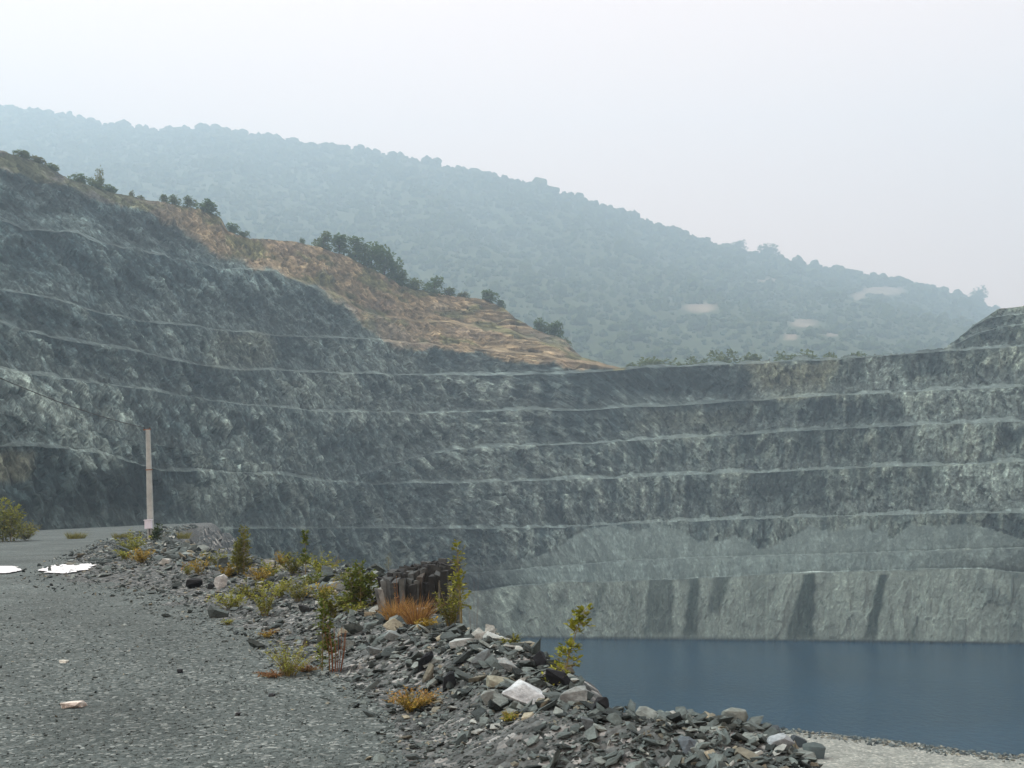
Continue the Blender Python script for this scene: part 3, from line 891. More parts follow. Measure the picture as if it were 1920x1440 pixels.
V, F, Cc = scatter_join(SLB, idx[rest], pos[rest], Rr[rest], scl[rest], cols[rest])
tag(link('small_rubble', mesh_np('small_rubble', V, F, Cc), M['stone_attr'], bank), kind='stuff')

# stones along the lake shore
rng = np.random.default_rng(29)
N = 2600
si = rng.integers(3, 9, N); tt_ = rng.uniform(0, 1, N)
Q = SHORE[si] + (SHORE[si + 1] - SHORE[si]) * tt_[:, None] + rng.normal(0, 1, (N, 2)) * np.array([1.2, 2.2]) + np.array([0, -2.0])
zz, dd, ww_, gb, ds_ = zf(Q, True)
k = (ds_ > -.3); Q, zz = Q[k], zz[k]; n = len(Q)
sz = np.clip(np.exp(rng.normal(math.log(.3), .4, n)), .12, .8)
V, F, Cc = scatter_join(PEB, rng.integers(0, 10, n), np.stack([Q[:, 0], Q[:, 1], zz + sz * .15], -1), rot_rand(n, rng, .3), sz[:, None] * np.ones((n, 3)),
                        stone_cols(n, rng, (.12, .14, .16, .14, .1, .08, .18, .12)))
tag(link('shore_stones', mesh_np('shore_stones', V, F, Cc), M['stone_attr'], beach), kind='stuff')

# named single rocks: (name, px x, px y of the base, width px, height px, colour, seed, tilt, label)
ROCKS = [
 ('boulder', 362, 1103, 34, 24, (.006, .007, .008), 1, .1, 'black angular boulder at the left end of the rubble bank'),
 ('boulder', 413, 1104, 28, 34, (.42, .41, .39), 2, .2, 'rounded pale grey boulder standing beside the black boulder'),
 ('boulder', 394, 1105, 16, 16, (.03, .034, .036), 3, .2, 'small dark stone wedged between the black and the pale boulders'),
 ('boulder', 626, 1110, 40, 26, (.2, .215, .2), 4, .05, 'squat grey block among the weeds left of the leafy shrub'),
 ('rock_slab', 985, 1324, 92, 52, (.46, .47, .47), 5, .45, 'large white slanting slab at the front of the rubble bank'),
 ('boulder', 1075, 1325, 66, 44, (.2, .21, .2), 6, .15, 'wide grey boulder at the foot of the leaning sapling'),
 ('boulder', 1127, 1338, 40, 36, (.012, .014, .016), 7, .2, 'black block at the edge above the lake, right of the wide grey boulder'),
 ('boulder', 1276, 1328, 30, 24, (.5, .46, .36), 8, .1, 'cream coloured round stone on top of the right hand rubble'),
 ('boulder', 1236, 1331, 28, 20, (.3, .33, .34), 9, .1, 'bluish grey domed stone left of the cream coloured stone'),
 ('boulder', 1298, 1333, 26, 16, (.035, .04, .042), 10, .3, 'dark wedge shaped stone right of the cream coloured stone'),
 ('boulder', 1378, 1362, 60, 40, (.17, .185, .165), 11, .1, 'greenish grey block at the right end of the rubble crest'),
 ('boulder', 1013, 1252, 30, 38, (.02, .023, .027), 12, .4, 'pointed black rock on the crest against the lake'),
 ('boulder', 1046, 1290, 58, 44, (.012, .014, .017), 13, .25, 'black block behind the large white slab'),
 ('boulder', 842, 1292, 30, 40, (.02, .024, .028), 14, .2, 'dark upright block in the middle of the rubble slope'),
 ('rock_slab', 928, 1207, 66, 26, (.33, .34, .32), 15, .5, 'long pale slab tipping toward the lake below the tall weeds'),
 ('rock_slab', 866, 1213, 64, 20, (.3, .315, .3), 16, .1, 'flat pale slab with a dark underside on the upper rubble'),
 ('boulder', 932, 1293, 54, 30, (.22, .21, .16), 17, .2, 'tan stone just left of the black block'),
 ('rock_slab', 797, 1256, 34, 42, (.02, .024, .029), 18, .7, 'dark slab leaning to the right in the rubble'),
 ('rock_slab', 736, 1202, 36, 24, (.19, .21, .205), 19, .3, 'smooth grey oval slab below the orange grass'),
 ('boulder', 692, 1160, 26, 16, (.48, .42, .3), 20, .1, 'cream stone at the foot of the leafy shrub'),
 ('boulder', 308, 1060, 26, 16, (.45, .44, .4), 21, .1, 'white stone on the verge right below the concrete pole'),
 ('rock_slab', 1462, 1406, 58, 36, (.25, .27, .28), 22, .35, 'pale blue grey slab at the lower right end of the rubble'),
 ('boulder', 1497, 1402, 40, 28, (.035, .04, .043), 23, .2, 'dark stone resting on the pale blue grey slab'),
 ('boulder', 1451, 1376, 34, 18, (.05, .056, .06), 24, .1, 'dark flat stone just right of the greenish block'),
 ('boulder', 1530, 1424, 46, 34, (.06, .075, .07), 25, .15, 'dark green rock at the bottom right corner of the rubble'),
 ('boulder', 1290, 1414, 44, 38, (.1, .12, .135), 26, .2, 'blue grey rock near the lower edge of the rubble'),
 ('rock_slab', 955, 1262, 46, 34, (.24, .255, .25), 27, .5, 'grey slab leaning on the black rocks of the crest'),
 ('rock_slab', 905, 1250, 44, 40, (.12, .135, .137), 28, .5, 'mid grey slab tilted left above the tan stone'),
 ('rock_slab', 700, 1228, 36, 20, (.14, .155, .153), 29, .2, 'dull grey slab on the left part of the rubble slope'),
 ('boulder', 920, 1318, 44, 30, (.2, .215, .2), 30, .3, 'grey rock tucked against the left tip of the white slab'),
 ('boulder', 1105, 1370, 34, 30, (.08, .09, .092), 31, .2, 'rough dark grey rock in front of the black block'),
 ('boulder', 440, 1072, 20, 14, (.4, .41, .4), 32, .1, 'light grey stone under the tall olive sapling'),
 ('boulder', 505, 1062, 22, 16, (.36, .37, .35), 33, .3, 'pointed pale stone right of the olive sapling'),
 ('boulder', 522, 1108, 22, 14, (.28, .3, .3), 34, .2, 'light stone in the middle of the weeds'),
 ('boulder', 570, 1150, 30, 22, (.035, .04, .042), 35, .2, 'dark hollow looking rock at the lower edge of the weeds'),
 ('rock_slab', 135, 1328, 52, 14, (.62, .53, .46), 36, .05, 'flat pinkish white stone lying alone on the gravel road'),
 ('pebble', 118, 1243, 19, 7, (.6, .56, .48), 37, .05, 'small white stone on the road behind the pinkish one'),
 ('pebble', 337, 1262, 13, 9, (.02, .022, .025), 38, .1, 'small black stone alone in the middle of the road'),
 ('pebble', 510, 1306, 14, 7, (.025, .027, .03), 39, .1, 'small dark stone on the gravel below the olive tuft'),
 ('pebble', 445, 1342, 14, 8, (.04, .042, .045), 40, .1, 'dark flat chip low down on the gravel road'),
]
for (nm, x, y, w, h, c, sd, tilt, lab) in ROCKS:
    P = ground_hit(x, y)
    D = P[1]; mpp = D / FPX
    wdt_, hgt = w * mpp * .86, h * mpp * .78
    rr = np.random.default_rng(900 + sd)
    V, F = hull_proto(900 + sd, (1, 1, 1), 13, .42)
    # break the faces a little: one cut of subdivision with roughness
    bm = bmesh.new()
    vv = [bm.verts.new(p) for p in V]
    for f in F: bm.faces.new([vv[i] for i in f])
    bmesh.ops.dissolve_limit(bm, angle_limit=.25, verts=bm.verts, edges=bm.edges)
    bmesh.ops.bevel(bm, geom=list(bm.edges), offset=.018, segments=1, affect='EDGES', clamp_overlap=True)
    bmesh.ops.triangulate(bm, faces=bm.faces)
    bmesh.ops.subdivide_edges(bm, edges=bm.edges, cuts=1)
    bm.verts.index_update()
    co = np.array([v.co[:] for v in bm.verts])
    nz = .13 * fbm(co * 3.3 + sd, 3, sd)
    for v, q in zip(bm.verts, nz): v.co *= 1 + float(q)
    me = bpy.data.meshes.new(nm)
    ca = math.cos(tilt * (1 if sd % 2 else -1)); sa = math.sin(tilt * (1 if sd % 2 else -1))
    co = np.array([v.co[:] for v in bm.verts])
    R_ = np.array([[ca, 0, sa], [0, 1, 0], [-sa, 0, ca]])
    co = co * np.array([1, .8, .8 if nm == 'boulder' else .5]); co = co @ R_.T
    ext = co.max(0) - co.min(0)
    co = co * np.array([wdt_ / ext[0], wdt_ * .75 / ext[1], hgt * 1.12 / ext[2]])
    co[:, 2] -= co[:, 2].min()
    for v, p in zip(bm.verts, co): v.co = p
    bm.to_mesh(me); bm.free()
    o = link(nm, me, M['stone'])
    o.location = (P[0], P[1] + wdt_ * .2, P[2] - hgt * .12); o.color = (c[0] * .86, c[1] * .97, c[2] * 1.0, 1)
    tag(o, lab, 'pebble' if nm == 'pebble' else 'rock', 'single rocks on the bank and road')

# ------------------------------------------------------------------ white streaks on the road
m_ = MB()
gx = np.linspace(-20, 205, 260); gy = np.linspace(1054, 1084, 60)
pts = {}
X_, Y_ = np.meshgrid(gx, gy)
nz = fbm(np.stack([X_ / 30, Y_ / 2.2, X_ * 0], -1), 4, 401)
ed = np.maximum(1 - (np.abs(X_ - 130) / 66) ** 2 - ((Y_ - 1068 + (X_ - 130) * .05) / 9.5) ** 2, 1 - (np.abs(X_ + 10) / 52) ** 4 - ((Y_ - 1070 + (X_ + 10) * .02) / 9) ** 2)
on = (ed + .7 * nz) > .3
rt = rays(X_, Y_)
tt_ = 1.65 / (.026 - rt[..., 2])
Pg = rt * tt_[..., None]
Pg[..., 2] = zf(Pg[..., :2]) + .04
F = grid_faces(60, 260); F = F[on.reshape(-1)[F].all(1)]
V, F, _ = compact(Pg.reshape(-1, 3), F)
link('white_streak', mesh_np('white_streak', V, F), mat_plain('streak_white', (.62, .66, .68), .9, .2, var=.08, sc=2), road)  # plain white mesh with ragged edges, just above the road

# ------------------------------------------------------------------ concrete pole, box, wire
Pb = at(np.array(283.), np.array(1014.), np.array(64.))
Pt = at(np.array(277.5), np.array(806.), np.array(64.))
hp = float(np.linalg.norm(Pt - Pb))
M['concrete'] = mat_plain('pole_concrete', (.34, .385, .37), .9, .2, var=.2, sc=2.5, bump=.4)
M['rust'] = mat_plain('rusty_steel', (.2, .085, .035), .8, .3, var=.4, sc=14)
M['box'] = mat_plain('painted_box', (.62, .66, .74), .5, .4, var=.06, sc=3)
M['darkmetal'] = mat_plain('dark_steel', (.03, .032, .035), .6, .4, var=.2)
pole = empty('utility_pole', Pb)
pole.rotation_mode = 'QUATERNION'
pole.rotation_quaternion = Vector(Pt - Pb).to_track_quat('Z', 'X')
tag(pole, 'pale concrete utility pole with a white box, beside the road', 'utility pole')
b = MB(); b.box((0, 0, hp / 2 - .25), (.40, .36, hp + .5), .12, .66, .05); b.build('shaft', M['concrete'], pole)
b = MB(); b.box((.02, 0, -.02), (.62, .58, .34), .12, .88, .04); b.build('plinth', mat_plain('plinth_concrete', (.36, .31, .2), .9, .2, var=.3, sc=4), pole)
for hz_, sc_ in ((hp * .635, .34),):
    b = MB(); b.box((0, 0, hz_), (sc_ + .012, sc_ * .9 + .02, .06), .12); b.build('steel_band', M['rust'], pole)
bx = MB(); bx.box((-.01, -.32, hp * .145), (.44, .24, .52), .05, 1.0, .02); box_o = bx.build('junction_box', M['box'], pole)
b = MB(); b.box((-.01, -.33, hp * .145 + .285), (.52, .32, .05), .05, .92); b.build('box_lid', M['box'], box_o)
b = MB(); b.tube([(.02, -.3, hp * .145 - .26), (.02, -.22, hp * .145 - .5), (.0, -.2, 0)], [.025] * 3, 6); b.build('conduit', M['darkmetal'], box_o)
b = MB(); b.box((-.06, 0, hp + .02), (.46, .1, .07), .0); b.box((.05, 0, hp - .1), (.07, .1, .26), .0); b.build('bracket', M['rust'], pole)
for sx in (-.24, .12):
    b = MB(); b.tube([(sx, 0, hp + .04), (sx, 0, hp + .1), (sx, 0, hp + .14), (sx, 0, hp + .2)], [.03, .055, .04, .05], 8); b.build('insulator', M['darkmetal'], pole)
A = Vector(at(np.array(271.), np.array(802.), np.array(64.))); B = Vector(at(np.array(-700.), np.array(330.), np.array(26.)))
b = MB(); npt = 40
# sag drawn along the wire's own plane
pts = []
for k in range(npt + 1):
    t_ = k / npt; p = A.lerp(B, t_); p.z -= 4 * .95 * t_ * (1 - t_); pts.append(p)
b.tube(pts, [.022] * len(pts), 5)
w_o = b.build('overhead_wire', M['darkmetal'])
tag(w_o, 'thin dark wire sagging from the pole top to the upper left', 'wire')

# ------------------------------------------------------------------ rock outcrop at the edge of the bank
Po = at(np.array(772.), np.array(1172.), np.array(13.2)); mp = 13.2 / FPX
oc = empty('rock_outcrop', Po)
tag(oc, 'low dark fractured outcrop with a flat top behind the orange grass', 'rock outcrop')
rr = random.Random(4)
ocm = [mat_plain('outcrop_' + str(i), c, .9, .2, var=.45, sc=9, bump=.8) for i, c in enumerate([(.026, .031, .032), (.052, .062, .062), (.095, .112, .11), (.21, .23, .215), (.048, .046, .04)])]
nsl = 20
for row in range(4):
    for k in range(nsl):
        u_ = (k + .5 * (row % 2)) / (nsl - 1)
        x = (u_ - .5) * 138 * mp
        lean = lerp(-.55, .05, min(1, u_ * 1.8))
        hgt = lerp(86, 106, u_) * mp * (rr.uniform(.98, 1.01) if row else rr.uniform(.75, 1.0)) + row * .03
        w_ = 138 * mp / nsl * rr.uniform(1.3, 2.2)
        dpt = rr.uniform(.4, .6)
        b = MB()
        hv2, hf2 = hull_proto(rr.randrange(9999), (w_ * 1.1, dpt, hgt + .3), 8, .84)
        hv2[:, 2] += hgt / 2 - .15; b.add(hv2.tolist(), hf2.tolist())
        vs2 = []
        for p in b.v:
            p = Vector(p); f_ = (p.z + .1) / (hgt + .2)
            p.x += x - lean * (1 - f_) * .35; p.y += .1 + row * .42 + rr.uniform(-.03, .03) + f_ * .08
            vs2.append(tuple(p))
        b.v = vs2
        mi = rr.choice([0, 0, 0, 1, 1, 4, 2]) if k not in (1, 2, 17) or row else (3 if k != 2 else 2)
        b.build('rock_slab', ocm[mi if row == 0 else rr.choice([0, 1, 1])], oc)

# ------------------------------------------------------------------ weeds, grasses and saplings on the bank
L_ = {
 'green': mat_leaf('leaf_green', (.06, .105, .018), (.19, .24, .042)),
 'yellow': mat_leaf('leaf_yellow_green', (.12, .155, .02), (.31, .33, .05)),
 'olive': mat_leaf('leaf_olive', (.08, .105, .018), (.21, .22, .04)),
 'gold': mat_leaf('leaf_gold', (.2, .15, .02), (.36, .27, .045)),
 'dark': mat_leaf('leaf_dark_green', (.02, .04, .012), (.07, .11, .025)),
 'orange': mat_leaf('grass_orange', (.22, .12, .03), (.42, .27, .09)),
 'red': mat_leaf('stalk_red_brown', (.12, .06, .025), (.24, .13, .06)),
 'grass': mat_leaf('grass_green', (.1, .12, .02), (.24, .22, .05)),
}
M['stem'] = mat_plain('weed_stem', (.2, .17, .07), .8, .2, var=.3, sc=20)
M['stemred'] = mat_plain('weed_stem_red', (.16, .07, .035), .8, .2, var=.3, sc=20)
R = random.Random(99)

def rdir(up=.3):
    a = R.uniform(0, 6.283); v = Vector((math.cos(a), math.sin(a), R.uniform(-.3, 1) * up * 2)); return v.normalized()

def sapling(o, H, Wd, mat, n_st=1, leafL=.05, per=34, lean=0.0, bare=.15, smat='stem', bunch=False, twig=.28):
    """Upright stems with alternate leaves on short side twigs."""
    for s_ in range(n_st):
        st_, lf_ = MB(), MB()
        a0 = R.uniform(0, 6.28); sp = Wd * .28 * (s_ > 0)
        bx_, by_ = math.cos(a0) * sp, math.sin(a0) * sp
        hh = H * (1 if s_ == 0 else R.uniform(.5, .85))
        ln = lean * hh + R.uniform(-.06, .06) * hh; l2 = R.uniform(-.06, .06) * hh
        P_ = [Vector((bx_ + ln * t_ ** 1.4, by_ + l2 * t_, hh * t_)) for t_ in [q / 6 for q in range(7)]]
        P_[0].z = -.04
        st_.tube(P_, [max(.0025, .011 * hh * (1 - .8 * q / 6)) for q in range(7)], 5)
        for q in range(per):
            t_ = bare + (1 - bare) * (q + R.random()) / per
            if bunch and .52 < t_ < .66: continue
            i = min(5, int(t_ * 6)); c = P_[i].lerp(P_[i + 1], t_ * 6 - i)
            d = rdir(.5)
            reach = Wd * .5 * R.uniform(.3, 1) * (1 - .55 * t_)
            e = c + d * reach
            st_.tube([c, e], [.0022, .0012], 3, False)
            for w_ in range(4):
                p = c.lerp(e, R.uniform(.35, 1)); dd_ = (d + rdir(.6) * .9).normalized()
                L = leafL * R.uniform(.65, 1.25)
                lf_.leaf(p, dd_, Vector((R.uniform(-.4, .4), R.uniform(-.4, .4), 1)), L, L * R.uniform(.5, .72))
        nm = ('stem', 'foliage')
        a_o = st_.build(nm[0], M[smat], o); lf_.build(nm[1], L_[mat], o)

def herb(o, H, Wd, mat, n_st=9, leafL=.035, per=24, mat2=None):
    """Bushy low herb: many thin arching stems with small leaves."""
    st_, lf_, lf2 = MB(), MB(), MB()
    for s_ in range(n_st):
        a = R.uniform(0, 6.28); q0 = R.uniform(0, .12) * Wd
        b0 = Vector((math.cos(a) * q0, math.sin(a) * q0, -.03)); k_ = R.uniform(.15, .5) * Wd
        hh = H * R.uniform(.45, 1.0) * (1 - .35 * k_ / (Wd * .5))
        P_ = [b0 + Vector((math.cos(a) * k_ * t_ ** 1.3, math.sin(a) * k_ * t_ ** 1.3, hh * (t_ - .12 * t_ * t_))) for t_ in (0, .33, .66, 1)]
        st_.tube(P_, [.004, .003, .0022, .0012], 3, False)
        for q in range(per):
            t_ = R.uniform(.12, 1.0); i = min(2, int(t_ * 3)); c = P_[i].lerp(P_[i + 1], t_ * 3 - i)
            L = leafL * R.uniform(.6, 1.3)
            tgt = lf2 if (mat2 and t_ > .7 and R.random() < .7) else lf_
            d = rdir(.7)
            tgt.leaf(c + d * R.uniform(0, .25) * leafL * 2, d, Vector((R.uniform(-.6, .6), R.uniform(-.6, .6), 1)), L, L * R.uniform(.3, .55))
    st_.build('stem', M['stem'], o); lf_.build('foliage', L_[mat], o)
    if lf2.v: lf2.build('flower_head', L_[mat2], o)

def tuft(o, H, Wd, mat, n_b=130, mat2=None, width=.006):
    """Clump of dry grass blades."""
    m1, m2 = MB(), MB()
    for q in range(n_b):
        a = R.uniform(0, 6.28); r0 = Wd * .5 * R.random() ** .7 * .6
        d = Vector((math.cos(a) * R.uniform(.05, .75), math.sin(a) * R.uniform(.05, .75), 1)).normalized()
        tg = m2 if mat2 and R.random() < .4 else m1
        tg.blade((math.cos(a) * r0, math.sin(a) * r0, -.02), d, H * R.uniform(.5, 1.1), width * R.uniform(.7, 1.4), R.uniform(.05, .5))
    m1.build('blades', L_[mat], o)
    if m2.v: m2.build('dry_blades', L_[mat2], o)

def stalks(o, H, Wd, mat, n=7):
    """Bare dry seed stalks with clustered heads."""
    s_, f_ = MB(), MB()
    for q in range(n):
        a = 6.283 * (q + R.random() * .6) / n; k_ = Wd * .5 * R.uniform(.25, 1.0)
        b0 = Vector((math.cos(a) * k_ * .5, math.sin(a) * k_ * .5, -.03)); hh = H * R.uniform(.55, 1)
        e = Vector((math.cos(a) * k_, math.sin(a) * k_, hh))
        s_.tube([b0, b0.lerp(e, .5) + Vector((.01, 0, .01)), e], [.0045, .0035, .002], 4, False)
        for w_ in range(20):
            t_ = R.uniform(.45, 1); c = b0.lerp(e, t_); d = rdir(.9); L = R.uniform(.01, .024)
            f_.leaf(c + d * .006, d, Vector((0, 0, 1)), L, L * .45)
    s_.build('stem', M['stemred'], o); f_.build('seed_head', L_[mat], o)

# (kind, name, px, py base, height px, width px, material, extra, label)
PLANTS = [
 ('sapling', 'poplar_sapling', 1058, 1288, 128, 70, 'yellow', dict(n_st=1, lean=.36, per=46, leafL=.045, bare=.14, bunch=True), 'leaning yellow green sapling standing out against the lake'),
 ('herb', 'weed', 1046, 1286, 30, 40, 'yellow', dict(n_st=5, per=10), 'small yellowish weed at the foot of the leaning sapling'),
 ('sapling', 'poplar_sapling', 866, 1176, 148, 62, 'yellow', dict(n_st=2, per=30, leafL=.05, bare=.3, bunch=True), 'tallest weed on the bank, leafy only at its top, right of the outcrop'),
 ('stalks', 'dry_stalks', 888, 1178, 118, 44, 'red', dict(n=9), 'tall brown seed stalks at the right end of the weeds above the lake'),
 ('herb', 'weed', 846, 1174, 84, 46, 'olive', dict(n_st=9, per=22), 'olive green weed against the right side of the dark outcrop'),
 ('tuft', 'grass_tuft', 742, 1164, 38, 60, 'orange', dict(n_b=150), 'orange dry grass at the left foot of the dark outcrop'),
 ('tuft', 'grass_tuft', 782, 1172, 46, 64, 'orange', dict(n_b=170, mat2='red'), 'orange brown dry grass in front of the middle of the outcrop'),
 ('stalks', 'dry_stalks', 748, 1168, 78, 20, 'orange', dict(n=4), 'thin brown stalk rising in front of the outcrop'),
 ('sapling', 'leafy_shrub', 676, 1142, 78, 66, 'green', dict(n_st=5, per=30, leafL=.055, bare=.05), 'bushy bright green shrub left of the dark outcrop'),
 ('herb', 'weed', 660, 1152, 26, 50, 'yellow', dict(n_st=6, per=16), 'low yellow weed at the foot of the bright green shrub'),
 ('sapling', 'poplar_sapling', 604, 1260, 122, 46, 'green', dict(n_st=2, per=34, leafL=.042, bare=.08), 'tall green leafy weed at the inner edge of the gravel road'),
 ('stalks', 'dry_stalks', 630, 1260, 78, 56, 'red', dict(n=11), 'red brown stalks right beside the tall green weed by the road'),
 ('herb', 'weed', 542, 1268, 62, 72, 'yellow', dict(n_st=16, per=22, leafL=.022), 'feathery yellow green tuft on the edge of the gravel road'),
 ('herb', 'ground_weed', 516, 1270, 10, 60, 'red', dict(n_st=12, per=18, leafL=.02), 'low reddish creeping weed left of the feathery tuft'),
 ('herb', 'ground_weed', 575, 1260, 14, 44, 'red', dict(n_st=10, per=18, leafL=.02), 'low reddish weed between the feathery tuft and the tall green weed'),
 ('herb', 'weed', 774, 1334, 42, 74, 'gold', dict(n_st=22, per=26, leafL=.02, mat2='orange'), 'rounded golden bush alone at the foot of the rubble'),
 ('herb', 'weed', 956, 1354, 18, 30, 'yellow', dict(n_st=10, per=18, leafL=.014, mat2='gold'), 'tiny yellow plant in front of the large white slab'),
 ('herb', 'weed', 958, 1214, 22, 28, 'olive', dict(n_st=6, per=14, leafL=.03), 'small green plant on the bank crest next to the far waterline'),
 ('sapling', 'olive_sapling', 456, 1078, 86, 46, 'olive', dict(n_st=4, per=46, leafL=.06, bare=.04), 'dense olive coloured sapling, the tallest left of centre on the bank'),
 ('sapling', 'poplar_sapling', 573, 1078, 76, 24, 'green', dict(n_st=1, per=26, leafL=.085, bare=.2, bunch=True), 'slender green sapling right of the olive one'),
 ('herb', 'weed', 548, 1076, 42, 44, 'olive', dict(n_st=9, per=20, leafL=.06), 'olive weed left of the slender green sapling'),
 ('herb', 'weed', 602, 1080, 40, 56, 'yellow', dict(n_st=9, per=20, leafL=.06), 'yellow green weed right of the slender green sapling'),
 ('herb', 'weed', 628, 1062, 20, 22, 'orange', dict(n_st=7, per=14, leafL=.05), 'small orange weed on the far crest of the bank'),
 ('sapling', 'poplar_sapling', 729, 1070, 32, 24, 'olive', dict(n_st=2, per=16, leafL=.06), 'small olive seedling behind the flat topped outcrop'),
 ('herb', 'weed', 498, 1156, 74, 46, 'yellow', dict(n_st=9, per=24, leafL=.04), 'upright yellow green weed at the near side of the bank'),
 ('herb', 'weed', 432, 1142, 38, 62, 'yellow', dict(n_st=12, per=20, leafL=.04), 'spreading yellow green weed below the pale boulder'),
 ('herb', 'weed', 560, 1128, 46, 46, 'olive', dict(n_st=9, per=20, leafL=.04), 'olive weed in the middle of the bank above the dark hollow rock'),
 ('herb', 'weed', 604, 1130, 40, 44, 'yellow', dict(n_st=9, per=20, leafL=.04, mat2='gold'), 'yellow topped weed left of the squat grey block'),
 ('sapling', 'leafy_weed', 610, 1168, 52, 44, 'olive', dict(n_st=3, per=22, leafL=.045), 'olive leafy weed just above the top of the tall green roadside weed'),
 ('herb', 'weed', 584, 1100, 32, 40, 'green', dict(n_st=8, per=18, leafL=.045), 'green weed below the slender green sapling'),
 ('herb', 'weed', 488, 1092, 34, 40, 'gold', dict(n_st=9, per=18, leafL=.045), 'golden weed right of the rounded pale boulder'),
 ('herb', 'weed', 425, 1084, 28, 34, 'gold', dict(n_st=8, per=16, leafL=.05), 'golden weed rising behind the rounded pale boulder'),
 ('herb', 'weed', 374, 1078, 34, 26, 'gold', dict(n_st=6, per=16, leafL=.05), 'golden weed just behind the black boulder'),
 ('herb', 'weed', 352, 1078, 26, 22, 'yellow', dict(n_st=6, per=14, leafL=.05, mat2='orange'), 'orange tipped weed behind the left side of the black boulder'),
 ('herb', 'weed', 404, 1062, 30, 40, 'olive', dict(n_st=8, per=16, leafL=.06), 'olive weed left of the dense olive sapling'),
 ('herb', 'weed', 505, 1084, 34, 34, 'yellow', dict(n_st=8, per=16, leafL=.05), 'yellow green weed right of the dense olive sapling'),
 ('herb', 'weed', 640, 1098, 24, 30, 'olive', dict(n_st=7, per=14, leafL=.045), 'small olive weed on top of the squat grey block'),
 ('herb', 'weed', 500, 1196, 16, 34, 'gold', dict(n_st=8, per=12, leafL=.025, mat2='red'), 'small rusty gold plant on the gravel slope above the feathery tuft'),
 ('herb', 'weed', 428, 1172, 12, 18, 'yellow', dict(n_st=6, per=10, leafL=.025), 'tiny pale yellow plant alone on the gravel below the spreading weed'),
 ('herb', 'weed', 248, 1034, 40, 44, 'yellow', dict(n_st=11, per=20, leafL=.1), 'yellow green weed left of the pole base'),
 ('herb', 'weed', 266, 1056, 30, 40, 'gold', dict(n_st=9, per=18, leafL=.08), 'golden weed in front of the pole base'),
 ('sapling', 'leafy_shrub', 296, 1016, 32, 26, 'dark', dict(n_st=4, per=22, leafL=.13, bare=.02), 'small dark green bush touching the right side of the pole'),
 ('tuft', 'grass_tuft', 335, 1010, 14, 70, 'grass', dict(n_b=200, width=.03), 'low green grass strip right of the dark bush by the pole'),
 ('tuft', 'grass_tuft', 225, 1010, 12, 40, 'grass', dict(n_b=150, width=.03), 'low green grass left of the pole'),
 ('herb', 'weed', 238, 1050, 22, 30, 'yellow', dict(n_st=8, per=14, leafL=.08), 'low yellowish weed on the verge below and left of the pole'),
 ('sapling', 'leafy_shrub', 4, 1016, 76, 66, 'yellow', dict(n_st=9, per=40, leafL=.2, bare=.02), 'large green bush at the left picture edge below the cliff'),
 ('herb', 'weed', 46, 1014, 38, 40, 'grass', dict(n_st=12, per=20, leafL=.16), 'low green weed right of the large bush at the left edge'),
 ('tuft', 'grass_tuft', 142, 1010, 14, 50, 'grass', dict(n_b=150, width=.035), 'small patch of grass at the cliff foot left of the pole'),
 ('herb', 'weed', 530, 1062, 26, 26, 'gold', dict(n_st=7, per=14, leafL=.06), 'small golden weed on the crest between the olive and the slender saplings'),
 ('herb', 'weed', 522, 1122, 40, 44, 'yellow', dict(n_st=9, per=20, leafL=.042), 'yellow green weed beside the light stone in the middle of the weeds'),
 ('herb', 'weed', 642, 1142, 36, 40, 'olive', dict(n_st=9, per=20, leafL=.042), 'olive weed tucked against the left of the bright green shrub'),
 ('herb', 'weed', 470, 1122, 32, 44, 'olive', dict(n_st=9, per=20, leafL=.042), 'low olive weed up and left of the upright yellow green weed'),
 ('herb', 'weed', 590, 1058, 36, 34, 'olive', dict(n_st=8, per=18, leafL=.06), 'olive weed on the crest close behind the slender green sapling'),
 ('herb', 'weed', 800, 1182, 22, 40, 'gold', dict(n_st=9, per=16, leafL=.03), 'low golden weed in front of the orange brown dry grass'),
 ('herb', 'weed', 660, 1062, 14, 24, 'olive', dict(n_st=6, per=10, leafL=.05), 'tiny olive weed on the crest right of the orange one'),
]
for (kd, nm, x, y, h, w, mt, kw, lab) in PLANTS:
    P = ground_hit(x, y)
    if P is None: P = at(np.array(float(x)), np.array(float(y)), np.array(85.0))
    mpp = P[1] / FPX
    if P[1] < 40: P = P + np.array([0, 0, .035])
    o = empty(nm, P)
    tag(o, lab, {'sapling': 'sapling', 'herb': 'weed', 'tuft': 'grass', 'stalks': 'dry weed'}[kd] if 'shrub' not in nm else 'shrub', 'plants on the bank and verge')
    kw = dict(kw)
    if kd == 'herb':
        kw['n_st'] = int(kw.get('n_st', 9) * 1.7); kw['leafL'] = kw.get('leafL', .035) * 1.25; kw['per'] = int(kw.get('per', 24) * 1.25); h *= 1.4; w *= 1.4; kw['leafL'] *= .85; kw['n_st'] = int(kw['n_st'] * 1.6)
    if kd == 'sapling':
        kw['leafL'] = kw.get('leafL', .05) * .95; kw['per'] = int(kw.get('per', 34) * 2.4); w *= 1.12
    if kd == 'tuft': kw['n_b'] = kw.get('n_b', 130) * 2; h *= 1.25
    {'sapling': sapling, 'herb': herb, 'tuft': tuft, 'stalks': stalks}[kd](o, h * mpp, w * mpp, mt, **kw)
    for ch in o.children:
        if ch.name.split('.')[0] in ('seed_head', 'flower_head', 'blades', 'dry_blades', 'foliage'): ch['kind'] = 'stuff'

